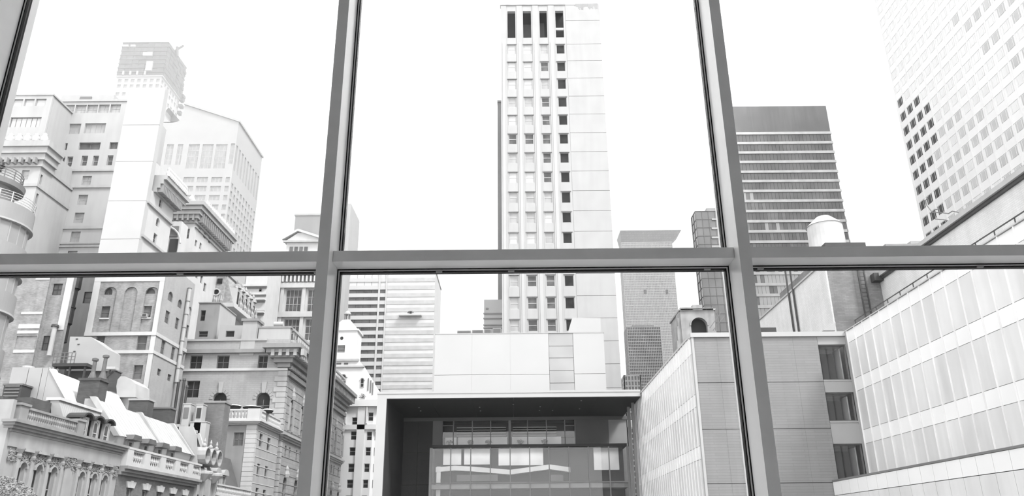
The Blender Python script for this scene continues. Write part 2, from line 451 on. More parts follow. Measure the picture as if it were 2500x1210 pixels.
# garden side A, seen at a slant
spots = []
bandsA = [(23.4, ZR-.1, FRITW), (20.75, 23.4, FRIT), (19.95, 20.75, FRITW), (17.5, 19.95, FRIT), (16.7, 17.5, FRITW), (14.2, 16.7, FRIT), (13.2, 14.2, FRITW), (10.5, 13.2, FRIT)]
na = int((78-Yf)/.86)
for i in range(na):
    y = Yf+.1+.86*(i+.5)
    for z0, z1, mt in bandsA:
        m2 = FRITD if (mt is FRIT and rnd.random() < .25) else mt
        spots.append((Vector((XA, y, (z0+z1)/2)), pane_mesh(.86, z1-z0, m2)))
pieces(wing, 'pane', FRIT, spots, rot=FA.rot)
fm = MB()
for i in range(na+1):
    y = Yf+.1+.86*i
    MB().box(XA-.05, XA+.05, y-.015, y+.015, 10.5, ZR-.1).build('fin', FINM, wing)
MB().box(XA-.06, XA+.6, Yf, 78, ZR-.1, ZR+.05).build('coping', WHITEM, wing)
# roof guard rail
rail = thing('roof_railing', 'thin dark metal guard rail along the glass roof edge', 'railing', (XB+.35, 30, ZR))
XRl = XB+.3
for i in range(26):
    y = 48.6-1.55*i
    if y < 18: break
    MB().box(XRl-.02, XRl+.02, y-.025, y+.025, ZR+.06, ZR+.52).build('post', FR_DARK, rail)
MB().box(XRl-.025, XRl+.025, 18, 48.63, ZR+.49, ZR+.54).build('top_rail', FR_DARK, rail)

# ================================================================ portal building at the end of the garden
CHAR = M('charcoal_panel', .085, .6, .3, .12, .5, brick=(2.4, .6, .93))
SOFF = M('soffit_charcoal', .085, .7, .2, .15, 1.5)
portal = thing('portal_building', 'museum building with a deep white framed portal and dark soffit', 'building', (0, 72, 0))
Yp = 70.94
FP = Fac('S', Yp)
zs_ = FP.v(1250, 969.5); zt_ = FP.v(1250, 956)
xpl0, xpl1 = FP.u(921, 975), FP.u(944, 975)
xpr = XA-.12
Yb = 82.6
MB().box(xpl0, xpr, Yp, Yb+3, zs_, zt_).build('roof_slab', WHITEM, portal)
MB().box(xpl0, xpl1, Yp, Yb+3, 0, zs_).build('frame_post', WHITEM, portal)
MB().box(xpl0-.04, xpr, Yp-.05, Yp+.3, zt_-.09, zt_+.1).build('roof_edge', WHITEM, portal)
nsof = 6
for i in range(nsof):
    a = xpl1+(xpr-xpl1)*i/nsof; b = xpl1+(xpr-xpl1)*(i+1)/nsof
    MB().box(a+.01, b-.01, Yp+.05, Yb, zs_-.06, zs_-.005).build('soffit_panel', SOFF, portal)
for i in range(5):
    a = Yp+.05+(Yb-Yp)*i/5; b = Yp+.05+(Yb-Yp)*(i+1)/5
    MB().box(xpl1+.003, xpl1+.05, a+.01, b-.01, 0, zs_-.07).build('side_panel', CHAR, portal)
LAMP = M('lamp_lens', .8, .4)
FB2 = Fac('S', Yb)
for x, y in ((1023, 994), (1027, 1002), (1171, 993), (1173, 1002), (1253, 986), (1319, 992), (1317, 1001), (1349, 1001), (1419, 977), (1415, 997)):
    v = ray(x, y); v = v*((zs_-.06-ZC)/v.z)
    MB().cyl((v.x, v.y, zs_-.1), (v.x, v.y, zs_-.055), .07, .07, 10).build('downlight', LAMP, portal)
# back wall: dark panels, pier, glazed gallery
def bx(x, y): return FB2.u(x, y)
xa, xb_, xc, xd, xe = xpl1+.05, bx(1057, 1050), bx(1080, 1050), bx(1405, 1050), bx(1545, 1050)
zb = zs_-.07
for k in range(4):
    z1 = zb-.35-(3.2*k); z0 = max(0, z1-3.2)
    for a, b in ((xa, (xa+xb_)/2), ((xa+xb_)/2, xb_)):
        MB().box(a+.01, b-.01, Yb, Yb+.3, z0+.01, z1-.01).build('wall_panel', CHAR, portal)
MB().box(xa, xe, Yb-.15, Yb+.4, zb-.35, zb).build('head_beam', M('steel_grey', .2, .5), portal)
PIER = M('pier_grey', .36, .6)
MB().box(xb_, xc, Yb-.25, Yb+.3, 0, zb-.35).build('pier', PIER, portal)
MB().box(xd+.02, bx(1485, 1050), Yb-.05, Yb+.3, 0, zb-.02).build('pier', M('pier_mid', .24, .6), portal)
MB().box(bx(1485, 1050)+.02, bx(1530, 1050), Yb+.02, Yb+.3, 0, zb-.02).build('pier', M('pier_light', .55, .6), portal)
MB().box(xpl1+.05, xpr, Yb+2.85, Yb+3, 0, zs_).build('rear_wall', M('gallery_rear_wall', .30, .8), portal)
DIM = M('gallery_dim', .14, .8); GALW = M('gallery_white', 1.5, .7); SLABM = M('slab_edge', .42, .6)
# inside the gallery
z_mid = FB2.v(1240, 1062); z_flr = FB2.v(1240, 1086)
MB().box(xc, xd, Yb+2.0, Yb+2.8, z_mid, zb-.35).build('gallery_upper_wall', DIM, portal)
for k, y in enumerate((1039, 1045, 1052, 1059)):
    z = FB2.v(1240, y)
    for a, b in ((1113, 1235), (1252, 1360)):
        MB().box(bx(a, y), bx(b, y), Yb+1.2, Yb+1.9, z-.04, z+.05).build('light_track', M('track_light_grey', .5, .5), portal)
for x0, x1 in ((1084, 1112), (1116, 1238), (1250, 1372)):
    MB().box(bx(x0, 1070), bx(x1, 1070), Yb+1.4, Yb+1.8, z_flr, z_mid).build('reflection_screen', GALW, portal)  # added screens stand in for the bright reflection band of the glass
MB().box(xc, xd, Yb+.5, Yb+2.85, z_flr-.3, z_flr).build('gallery_floor', SLABM, portal)
POTL = M('leaf_grey', .12, .7); POTB = M('pot_dark', .06, .6)
STEEL = M('steel_frame', .42, .45, .4)
ux = [1080, 1107, 1153, 1198, 1244.5, 1288, 1334, 1379, 1404]
for x in ux:
    w = .13 if x == 1244.5 else .045
    MB().box(bx(x, 1050)-w, bx(x, 1050)+w, Yb-.1, Yb+.1, z_flr, zb-.35).build('mullion', STEEL, portal)
for a, b in zip(ux[:-1], ux[1:]):
    MB().box(bx(a, 1050)+.05, bx(b, 1050)-.05, Yb-.01, Yb+.02, z_flr, zb-.37).build('pane', CLEAR, portal)
MB().box(bx(1080, 1039), bx(1107, 1039), Yb-.08, Yb+.06, FB2.v(1090, 1039.5), FB2.v(1090, 1037.5)).build('rail', STEEL, portal)
MB().box(bx(1379, 1039), bx(1404, 1039), Yb-.08, Yb+.06, FB2.v(1390, 1039.5), FB2.v(1390, 1037.5)).build('rail', STEEL, portal)
# glazed box that stands forward under the portal
Yx = 78.0; FX = Fac('S', Yx)
def gx(x, y=1140): return FX.u(x, y)
zx1 = FX.v(1290, 1088); zx0 = FX.v(1290, 1091)
lx = [1051, 1100, 1149, 1197, 1245.6, 1293.5, 1341, 1389.5, 1438, 1488, 1535]
MB().box(gx(1056, 1087), gx(1530, 1087), Yx-.15, Yb-.2, FX.v(1290, 1090.5), FX.v(1290, 1084)).build('box_roof', M('box_roof_dark', .05, .6), portal)
zz = [0, 4, 8, FX.v(1290, 1240), FX.v(1290, 1177), zx0]
for x in lx:
    w = .11 if x in (1051, 1535) else .05
    MB().box(gx(x)-w, gx(x)+w, Yx-.1, Yx+.1, 0, zx0).build('mullion', STEEL, portal)
for z in zz[3:5]:
    MB().box(gx(1051), gx(1535), Yx-.09, Yx+.06, z-.05, z+.05).build('rail', STEEL, portal)
for a, b in zip(lx[:-1], lx[1:]):
    for z0, z1 in zip(zz[2:-1], zz[3:]):
        MB().box(gx(a)+.06, gx(b)-.06, Yx-.01, Yx+.02, z0+.05, z1-.05).build('pane', CLEAR, portal)
Fi = Fac('S', Yx+1.3)
z_a, z_b = Fi.v(1290, 1150), Fi.v(1290, 1136)
pts = [(1064, 1140), (1110, 1136), (1150, 1138), (1245, 1146), (1342, 1133), (1392, 1140)]
cv = MB()
for (a, ya), (b, yb2) in zip(pts[:-1], pts[1:]):
    (u0, v0), (u1, v1) = Fi.uv(a, ya), Fi.uv(b, yb2)
    cv.prism(Fi, [(u0, v0-.45), (u1, v1-.45), (u1, v1), (u0, v0)], -1.2, 0)
cv.build('ceiling_cove', GALW, portal)
for x0, x1, y0, y1, m_ in ((1082, 1126, 1094, 1134, GALW), (1133, 1196, 1092, 1133, GALW), (1217, 1326, 1092, 1135, GALW), (1450, 1511, 1092, 1146, GALW),
                           (1065, 1075, 1138, 1212, GALW), (1115, 1215, 1158, 1174, M('gallery_mid', .3, .8)), (1345, 1375, 1158, 1174, M('gallery_mid', .3, .8))):
    a, b, c, d = Fi.rect(x0, y0, x1, y1)
    MB().box(a, b, Yx+1.35, Yx+1.6, c, d).build('reflection_screen', m_, portal)  # added panels in place of white buildings reflected in the panes
MB().box(gx(1054), gx(1532), Yx+.12, Yb-.3, FX.v(1290, 1191), FX.v(1290, 1179)).build('gallery_floor', SLABM, portal)
MB().box(gx(1054), gx(1532), Yx+2.6, Yx+2.9, 4, zx0).build('gallery_rear', DIM, portal)
# area lamps added to brighten the gallery behind the glass
for nm, x, y, z, sx, sy, e in (('upper', (xc+xd)/2, Yb+1.0, zb-.5, xd-xc-1, .5, 22.), ('lower', (gx(1054)+gx(1532))/2, Yx+.7, zx0-.3, 17., .4, 34.)):
    l = bpy.data.lights.new('gallery_fill_lamp', 'AREA'); l.shape = 'RECTANGLE'; l.size, l.size_y, l.energy = sx, sy, e
    place(bpy.data.objects.new('gallery_fill_lamp', l), (x, y, z), portal)
# steel posts and the slot beside the glass side
for x, m_, yy in ((1541, STEEL, Yp+5.5), (1552, PIER, Yp+3.0)):
    f = Fac('S', yy)
    MB().box(f.u(x, 1100)-.13, f.u(x, 1100)+.13, yy, yy+.25, 0, zb).build('steel_post', m_, portal)
f = Fac('S', Yb+1)
MB().box(f.u(1531, 1030), f.u(1552, 1030), Yb+.9, Yb+1.1, f.v(1540, 1042), f.v(1540, 1016)).build('clerestory_pane', M('clerestory_bright', .85, .3), portal)
def bush(root, c, r, n, mat, name='foliage', leaf=.09, seed=1, squash=.8):
    rg = random.Random(seed); mb = MB()
    for _ in range(n):
        while True:
            q = Vector((rg.uniform(-1, 1), rg.uniform(-1, 1), rg.uniform(-1, 1)))
            if .15 < q.length < 1: break
        p = Vector(c)+Vector((q.x*r, q.y*r, q.z*r*squash))
        a = Vector((rg.uniform(-1, 1), rg.uniform(-1, 1), rg.uniform(-.6, .6))).normalized(); b = a.orthogonal().normalized(); s = leaf*rg.uniform(.6, 1.3)
        mb.add([p-a*s, p-b*s*.45, p+a*s, p+b*s*.45], [(0, 1, 2, 3)])
    return mb.build(name, mat, root, stuff=True)
for i, x in enumerate((1096, 1147, 1192, 1270, 1330)):
    p = FB2.uv(x, 1078)[0]
    t = thing('potted_shrub', ['small leafy potted shrub beside the grey pier behind portal glass', 'potted shrub second from the grey pier behind portal glass',
              'potted shrub third from the grey pier behind portal glass', 'potted shrub just past the thick middle post of the portal glass', 'potted shrub fifth from the grey pier behind portal glass'][i], 'plant', (p, Yb+.9, z_flr), 'potted shrubs in the portal gallery')
    MB().lathe((p, Yb+.9, z_flr), [(.12, 0), (.2, .22), (.17, .22)], 10).build('pot', POTB, t)
    bush(t, (p, Yb+.9, z_flr+.45), .38, 120, POTL, seed=i, squash=.6)
# ================================================================ slim pale tower in the middle
PALE = M('pale_stone', .72, .75, .25, .04, .4, streak=.05)
PALE2 = M('pale_stone_spandrel', .78, .7, .25, .03, .4)
LINEM = M('stone_joint', .36, .8)
Yt_ = 110.0
FC = Fac('S', Yt_)
tower = thing('slim_tower', 'slim pale stone tower with four window columns and a blank right half', 'tower', (8, 118, 0))
cols = [(1239.5, 1259), (1278, 1298), (1319, 1337.5), (1358.5, 1378.5)]
uc = [(FC.u(a, 120), FC.u(b, 120)) for a, b in cols]
zt = FC.v(1300, 12); uL = FC.u(1223, 100); uM = FC.u(1383, 100); uR = FC.u(1465, 60)
rows_t = [109, 151.3, 193.3, 237.3, 281.2, 326.8, 372.9, 419.9, 468.4, 517.5, 567.5, 619, 671, 725, 779.4, 834, 889]
rows_b = [131, 174, 217, 261, 305, 351, 397.5, 445.5, 495, 544, 594, 646, 699.6, 754, 808.4, 863, 918]
rz = [(FC.v(1310, b), FC.v(1310, t)) for t, b in zip(rows_t, rows_b)]
dz = rz[-2][1]-rz[-1][1]
kinds = ['pplm', 'ppmd', 'pplm', 'llmd', 'plmd', 'mmmd', 'llmd', 'ppmd', 'llld', 'llpd', 'pplm', 'pplm', 'lmmd', 'lmmd', 'lmmd', 'lmmd', 'lmmd']
wins = []
for r, (z0, z1) in enumerate(rz):
    for c, (a, b) in enumerate(uc):
        kd = kinds[r][c]
        if c == 3: kd = 'd'
        wins.append((a, b, z0, z1, '', kd, 'W' if c < 3 else 'L', 1, 2 if c < 3 else 1))
zsc0, zsc1 = FC.v(1300, 92), FC.v(1300, 27)
facade(tower, FC, uL, uM, 0, zsc0-.25, wins, PALE, depth=.5, r=.12, t=.09)
# open plant screen at the top: real openings to the sky
sm = MB(); sm.wall(FC, uL, uM, zsc0-.25, zt, [(a, b, zsc0, zsc1) for a, b in uc], .6)
sm.build('plant_screen', PALE, tower)
MB().box(uL, uR, Yt_+14, Yt_+14.5, zsc0-.25, zsc0+2.0).build('rear_parapet', PALE, tower)
MB().box(uL, uL+.5, Yt_+.6, Yt_+14, zsc0-.25, zsc0+1.0).build('side_parapet', PALE, tower)
SHD = M('plant_room_grey', .22, .7)
a, b = uc[1]; MB().box(a-.6, b+.35, Yt_+3, Yt_+6, zsc0-.25, FC.v(1290, 38)+.4).build('plant_room', SHD, tower)
a, b = uc[2]; MB().box(a-.5, b-.35, Yt_+2.5, Yt_+6, zsc0-.25, FC.v(1328, 38)+.3).build('plant_room', SHD, tower)
a, b = uc[3]; MB().box(a-.5, b+.5, Yt_+2, Yt_+7, zsc0-.25, zt-.4).build('plant_room', M('plant_room_dark', .12, .7), tower)
MB().box(uL+.1, uM, Yt_+3.2, Yt_+3.5, FC.v(1245, 75), FC.v(1245, 68)).build('beam', SHD, tower)
MB().box(uc[3][0]-.05, uc[3][1]+.05, Yt_+.1, Yt_+.4, FC.v(1366, 72), FC.v(1366, 67)).build('transom_bar', PALE2, tower)
MB().box(uL, uM, Yt_+.5, Yt_+14, zsc1+1.1, zsc1+1.35).build('roof_frame', SHD, tower)
MB().box(uL+.02, uR-.02, Yt_+.65, Yt_+14, 0, zsc0-.3).build('body', PALE, tower)
# pilasters between the window columns
pil = [(1223, 1236.5), (1262, 1275.5), (1301, 1316), (1340.5, 1355)]
for a, b in pil:
    a, b = FC.u(a, 120), FC.u(b, 120)
    MB().box(a, b, Yt_-.1, Yt_+.05, 0, zt-.2).build('pilaster', PALE, tower)
    MB().box(a+.25, b-.25, Yt_-.16, Yt_-.09, 0, zsc0-1).build('pilaster_rib', PALE2, tower)
a, b = FC.u(1380.5, 120), uM
for r in range(len(rz)):
    for a, b in uc:
        MB().box(a-.12, b+.12, Yt_-.12, Yt_+.03, rz[r][1], rz[r][1]+.13).build('lintel', M('lintel_grey', .45, .7), tower)
# blank half: stone panels course by course
MB().box(uM+.05, uR-.05, Yt_+.12, Yt_+.7, 0, FC.v(1420, 10)).build('panel_backing', LINEM, tower)
jl = [10, 51, 108, 148.6, 191, 235, 279, 324.4, 370.8, 417.8, 465.7, 515, 564.8, 616, 668, 722.3, 776.8, 833, 889, 947.7, 1006]
jz = [FC.v(1425, y) for y in jl]
for z1, z0 in zip(jz[:-1], jz[1:]):
    MB().box(uM, uR, Yt_-.05, Yt_+.2, z0+.06, z1).build('stone_panel', PALE, tower)
MB().box(FC.u(1375, 10), FC.u(1404, 10), Yt_-.1, Yt_+1, FC.v(1390, 13), FC.v(1390, 7)).build('roof_cap', PALE2, tower)
MB().box(uL-.1, uM, Yt_-.15, Yt_+.8, zt-.15, zt+.1).build('coping', M('coping_grey', .6, .7), tower)
rag = MB()
for i in range(26):
    x = FC.u(1403+i*2.2, 10); h = rnd.uniform(.3, 1.1)
    rag.box(x-.06, x+.06, Yt_-.07, Yt_+.1, FC.v(1430, 11)-h, FC.v(1430, 10)+.12)
rag.build('stain_drip_edge', M('drip_edge_grey', .55, .8), tower, stuff=True)
# dark slab tower edge behind it
f = Fac('S', 128)
slab = thing('slab_tower', 'narrow grey slab tower showing just behind the slim pale tower', 'tower', (2, 132, 0))
MB().box(f.u(1215, 400), f.u(1240, 400), 128, 136, 0, f.v(1218, 246)).build('shaft', M('slab_grey', .42, .7, .3, .06, .3, streak=.1), slab)
MB().box(f.u(1214.5, 400), f.u(1240, 400), 127.8, 136, f.v(1218, 249), f.v(1218, 245)).build('coping', PALE, slab)

# ================================================================ white box building above the portal
Yw = 88.0; FW = Fac('S', Yw)
wb = thing('white_panel_building', 'low blank white panel building with a grey glass strip above the portal', 'building', (5, 92, 0))
WPM = M('white_wall_panel', .76, .55, .3, .02, .3)
zw = FW.v(1250, 813.5); zjw = FW.v(1250, 913.5)
xw = [FW.u(1061, 880), FW.u(1152, 880), FW.u(1246, 880), FW.u(1340.5, 880)]
xw2 = [FW.u(1401, 880), FW.u(1477, 880)]
MB().box(xw[0]+.1, xw2[1]-.1, Yw+.15, Yw+9, 0, zw-.05).build('core', M('core_grey', .5, .8), wb)
zl = FW.v(1250, 990)
for a, b in list(zip(xw[:-1], xw[1:])) + [tuple(xw2)]:
    for z0, z1 in ((0, zl), (zl, zjw), (zjw, zw)):
        MB().box(a+.004, b-.004, Yw, Yw+.2, z0+.02, z1-.02).build('wall_panel', WPM, wb)
gz = [zw-.02] + [FW.v(1370, y) for y in (844, 873, 904, 934, 966)]
GSTR = M('strip_glass', .55, .1, .6, .15, .25)
for z1, z0 in zip(gz[:-1], gz[1:]):
    MB().box(xw[3]+.03, xw2[0]-.03, Yw+.05, Yw+.14, z0+.03, z1-.03).build('glass_panel', GSTR, wb)
MB().box(xw[0]-.05, xw2[1]+.05, Yw-.04, Yw+.4, zw-.02, zw+.06).build('coping', PALE, wb)
f = Fac('S', Yw+2)
ph = MB().prism(f, [f.uv(1386, 813), f.uv(1467, 813), f.uv(1466, 776), f.uv(1397, 775.5)], -4, 0)
ph.build('penthouse', WPM, wb)
f = Fac('S', Yw+5)
units = thing('roof_plant_row', 'low row of grey rooftop machines on the white panel building', 'roof equipment', (f.u(1170, 808), Yw+5, zw))
for x0, x1, y0 in ((1117, 1150, 809), (1153, 1180, 807.5), (1183, 1200, 805), (1203, 1224, 803)):
    a, b = f.u(x0, 808), f.u(x1, 808)
    MB().box(a, b, Yw+4.5, Yw+5.5, zw-.3, f.v(x0, y0)).build('housing', M('machine_grey', .4, .6), units)
    MB().box(a+.1, b-.1, Yw+4.45, Yw+4.5, zw-.2, f.v(x0, y0)-.1).build('louver', M('machine_dark', .2, .6), units)
# pale stepped building left of the tower base
f = Fac('S', 120)
pb = thing('stepped_office', 'small pale office block with thin ledges left of the slim tower base', 'building', (0, 125, 0))
a, b = f.u(1181.5, 770), f.u(1228, 770)
MB().box(a, b, 120, 128, 0, f.v(1200, 731)).build('shaft', M('office_pale', .74, .7, .3, .05, .3), pb)
for y in (765, 777, 793, 800):
    MB().box(a-.1, b, 119.8, 120.1, f.v(1200, y)-.08, f.v(1200, y)+.08).build('ledge', M('ledge_grey', .5, .7), pb)
a2, b2, c2, d2 = f.rect(1186, 751, 1192, 755); MB().box(a2, b2, 119.9, 120.05, c2, d2).build('vent', M('machine_grey', .4, .6), pb)

# ================================================================ generic curtain wall tower
def grid_tower(name, label, cat, Y, x0, x1, ytop, depth, glass, bar, du, dv, zfoot=0, bw=.18, bh=.3, yref=None, loc=None, spandrel=0):
    f = Fac('S', Y); yr = ytop if yref is None else yref
    a, b = f.u(x0, yr), f.u(x1, yr); z1 = f.v((x0+x1)/2, ytop)
    t = thing(name, label, cat, ((a+b)/2, Y+depth/2, 0))
    MB().box(a, b, Y, Y+depth, zfoot, z1).build('glass_body', glass, t)
    g = MB(); n = max(1, round((b-a)/du)); k = max(1, int((z1-zfoot)/dv))
    for i in range(n+1):
        x = a+(b-a)*i/n; g.box(x-bw/2, x+bw/2, Y-.15, Y+.05, zfoot, z1)
    nd = max(1, round(depth/du))
    for i in range(nd+1):
        y = Y+depth*i/nd
        g.box(a-.15, a+.05, y-bw/2, y+bw/2, zfoot, z1); g.box(b-.05, b+.15, y-bw/2, y+bw/2, zfoot, z1)
    for j in range(k+1):
        z = z1-dv*j
        g.box(a-.12, b+.12, Y-.12, Y+depth, z-bh, z)
    g.build('mullion_grid', bar, t, stuff=True)
    return t, f, a, b, z1
# big hazy grid tower with a spreading roof
GT_GL = M('grid_glass_grey', .42, .3, .5, .25, .08)
GT_BAR = M('grid_bar_pale', .72, .6)
mt, f, a, b, z1 = grid_tower('grid_facade_tower', 'grey tower with a fine window grid and a spreading flat roof', 'tower', 300, 1517, 1640, 590, 7, GT_GL, GT_BAR, .62, 1.05, bw=.16, bh=.3)
g = MB(); pr = [(a, 0), (b, 0)]
zr = f.v(1580, 566)
g.hexa([(a, 300, z1), (b, 300, z1), (b, 307, z1), (a, 307, z1), (a-.5, 298, zr), (f.u(1661, 567), 298, zr), (f.u(1661, 567), 309, zr), (a-.5, 309, zr)])
g.build('spreading_roof', M('grid_roof_grey', .5, .6, .3, .1, .3, brick=(1.1, .9, .8)), mt)
for x, y in ((1575, 712), (1628, 712)):
    a2, b2, c2, d2 = f.rect(x-3, y-4.5, x+3, y+4.5); MB().box(a2, b2, 299.7, 300, c2, d2).build('vent_opening', M('vent_dark', .1, .7), mt)
gt, f, a, b, z1 = grid_tower('dark_grid_block', 'darker grid-faced block standing before the grey grid tower', 'tower', 215, 1531, 1611, 797, 6, M('grid_glass_dark', .2, .3, .5, .4, .12), M('grid_bar_mid', .6, .6), .5, .85, bw=.1, bh=.2)
f2 = Fac('S', 215)
MB().box(f2.u(1545, 797), f2.u(1598, 797), 216, 220, z1, f2.v(1570, 791)).build('roof_house', M('grid_roof_grey', .5), gt)
gt2, f, a, b, z1 = grid_tower('low_grid_block', 'low pale busy-faced block at the foot of the grid towers', 'building', 180, 1524, 1562, 915, 5, M('grid_glass_dark', .2), M('grid_bar_pale', .72), .8, 1.2, bw=.3, bh=.35)
# dark glass tower half hidden by the window mullion
st, f, a, b, z1 = grid_tower('streaked_glass_tower', 'grey reflective glass tower with white floor strips beside the mullion', 'tower', 165, 1697, 1790, 515, 4, M('streak_glass', .33, .12, .6, .3, .15), M('streak_bar', .42, .5), 1.6, 2.05, bw=.05, bh=.07)
for y in (536, 558, 580, 602, 624):
    a2, b2 = f.u(1737, y), f.u(1790, y); z = f.v(1750, y); MB().box(a2, b2, 164.7, 165.1, z-.22, z+.22).build('floor_strip', FR_WHITE, st)
MB().box(f.u(1728, 512), f.u(1790, 512), 166, 168.8, z1, f.v(1745, 503)).build('roof_house', PALE, st)

# ================================================================ dark banded tower on the right
Yd = 170.0; FD = Fac('S', Yd)
DG = M('dark_tower_glass', .30, .12, .45, .25, .25); DG2 = M('dark_tower_glass_b', .38, .12, .45, .25, .25); DG3 = M('dark_tower_glass_reflect', .8, .25, .45, .1, .25)
dt = thing('dark_banded_tower', 'dark office tower with thin white floor bands and a blank crown', 'tower', (60, 185, 0))
ua, ub = FD.u(1777, 260), FD.u(2016.5, 260); zd = FD.v(1900, 259)
bar_y = [325.4, 349, 372, 395, 419, 442, 466, 490.5, 515, 540, 564.7, 590, 616, 641.5, 667, 694, 720, 748, 775, 803, 832]
bz = [FD.v(1900, y) for y in bar_y]
MB().box(ua+.05, ub-.05, Yd+.25, Yd+5, 0, zd-.05).build('body', M('dark_tower_body', .2, .6), dt)
MB().box(ua, ub, Yd, Yd+5, bz[0]+.35, zd).build('crown', M('dark_tower_crown', .30, .5, .4, .15, .15, streak=.15), dt)
npan = 28; pw = (ub-ua)/npan; pmesh = {}
spots = []
for j in range(len(bz)-1):
    z1, z0 = bz[j]-.35, bz[j+1]+.35
    for i in range(npan):
        x = ua+pw*(i+.5)
        if not inview((x, Yd, z0), 20): continue
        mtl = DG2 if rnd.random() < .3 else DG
        if j > 12 and rnd.random() < .85: mtl = DG3  # lower floors: bright reflection put into the pane colour
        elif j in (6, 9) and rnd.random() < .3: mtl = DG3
        key = (round(z1-z0, 1), mtl.name)
        if key not in pmesh:
            h = round(z1-z0, 1); pmesh[key] = MB().box(-pw/2+.025, pw/2-.025, 0, .15, -h/2, h/2).mesh('pane', mtl)
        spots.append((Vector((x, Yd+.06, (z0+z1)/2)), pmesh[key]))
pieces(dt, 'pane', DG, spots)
BANDW = M('band_white', .95, .5)
for z in bz:
    MB().box(ua-.15, ub+.15, Yd-.2, Yd+.3, z-.33, z+.33).build('floor_band', BANDW, dt)
    MB().box(ub-.1, ub+.15, Yd+.3, Yd+5, z-.33, z+.33).build('floor_band', BANDW, dt)

# ================================================================ pale office tower filling the upper right corner
Xo, Yo = 88.0, 153.0; FO = Fac('L', Xo)
OFW = M('office_tower_panel', 1.3, .4, .4, .03, .2)
ot = thing('corner_office_tower', 'tall pale office tower with rows of triple windows rising out of frame', 'tower', (105, 140, 0))
MB().box(Xo+.4, Xo+32, 70, Yo, 0, 150).build('body', OFW, ot)
row0, dr, col0, dc = 119.59*.85+12*.15, 3.617, 178.0*.85, 3.08
sp = []; pn = []
wl = {}
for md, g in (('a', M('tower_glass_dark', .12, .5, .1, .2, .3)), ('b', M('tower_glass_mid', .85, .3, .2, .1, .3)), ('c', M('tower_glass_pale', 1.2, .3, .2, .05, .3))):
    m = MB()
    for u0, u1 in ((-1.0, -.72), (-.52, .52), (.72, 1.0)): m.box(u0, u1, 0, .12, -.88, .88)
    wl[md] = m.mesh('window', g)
pier = MB(); sills = []
for c in range(-1, 28):
    y = col0-dc*c
    for r in range(-16, 16):
        z = row0+dr*r
        q = to_px((Xo, y, z))
        if q[0] > 2600 or q[1] < -130 or q[1] > 640 or z < 40 or z > 148 or y > Yo-1: continue
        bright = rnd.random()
        if q[1] > 235+(q[0]-2195)*-.35 and q[0] < 2262+(q[1]-250)*.21 and q[1] > 236: md = 'a'  # pane tone by position: sky and building reflections put into the colour
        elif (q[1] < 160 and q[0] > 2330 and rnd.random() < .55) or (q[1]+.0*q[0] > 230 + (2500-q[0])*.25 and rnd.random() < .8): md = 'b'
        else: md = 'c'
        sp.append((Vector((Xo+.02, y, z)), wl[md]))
# group the panes by look so that what is past the limit keeps its own glass
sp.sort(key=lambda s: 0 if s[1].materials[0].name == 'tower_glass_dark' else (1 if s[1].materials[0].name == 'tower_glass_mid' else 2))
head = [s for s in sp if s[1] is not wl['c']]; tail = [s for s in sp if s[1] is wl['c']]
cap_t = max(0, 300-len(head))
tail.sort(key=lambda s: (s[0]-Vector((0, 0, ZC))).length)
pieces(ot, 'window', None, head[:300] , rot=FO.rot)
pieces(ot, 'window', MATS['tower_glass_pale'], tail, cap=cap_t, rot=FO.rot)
for c in range(-1, 28):
    y = col0-dc*(c+.5)
    if y > Yo-.6 or y < 75: continue
    MB().box(Xo-.12, Xo+.4, y-.09, y+.09, 40, 150).build('mullion_fin', OFW, ot)
for r in range(-16, 16):
    z = row0+dr*(r+.5)
    if 40 < z < 149: MB().box(Xo+.01, Xo+.41, 75, Yo-.01, z-.78, z+.78).build('spandrel', OFW, ot)
MB().box(Xo+.07, Xo+.41, 75, Yo-.02, 40, 150).build('window_backing', OFW, ot)
MB().box(Xo-.1, Xo+.5, Yo-.5, Yo+.05, 0, 150).build('corner_pier', OFW, ot)

# ================================================================ brick lofts and rooftop things on the right
BRK = M('brick_pale', 1.15, .85, .2, .06, .5, brick=(.4, .13, .92), streak=.1)
BRKD = M('brick_brown', .46, .85, .2, .14, .5, brick=(.4, .13, .78), streak=.15)
Yk = 60.0
f = Fac('S', Yk)
lb = thing('brick_loft', 'brick loft building behind the museum wing, pale side wall and darker front', 'building', (28, 62, 0))
X1 = f.u(2041, 800); X2 = f.u(2152, 705)
FL1, FL2 = Fac('L', X1), Fac('L', X2)
z1_ = FL1.v(1930, 717); z2_ = FL2.v(2400, 499)
yend = -FL1.u(1855, 790)
MB().box(X1, X2+12, Yk, Yk+18, 0, z1_).build('front_block', BRKD, lb)
MB().box(X1-.12, X1, Yk-.0, Yk+18, 0, z1_).build('painted_side', BRK, lb)
MB().box(X1-.25, X1+.3, Yk-.1, Yk+18.1, z1_, z1_+.15).build('coping', PALE, lb)
MB().box(X2, X2+14, 14, Yk, 0, z2_).build('side_block', BRK, lb)
COPM = M('coping_metal', .7, .45, .4)
MB().box(X2-.35, X2+.6, 13.5, Yk+.2, z2_+.0, z2_+.32).build('coping', COPM, lb)
MB().box(X2-.18, X2, 13.5, Yk, z2_-.22, z2_-.02).build('coping_shadow_strip', FR_DARK, lb)  # dark strip added as the shadow line beneath the coping
f3 = Fac('L', X2+3.0)
MB().box(X2+3.0, X2+12, 14, 47, z2_, z2_+2.6).build('roof_parapet', M('parapet_grey', .55, .6), lb)
for dx in (0, 12):
    u = -FL1.u(1935+dx, 740)
    MB().cyl((X1-.25, u, 20), (X1-.25, u, FL1.v(1930+dx, 640)), .09, .09, 8).build('drain_pipe', FR_DARK, lb)
MB().box(X2-.75, X2-.02, Yk-.7, Yk-.02, f.v(2150, 690), f.v(2150, 672)).build('scupper', FR_DARK, lb)
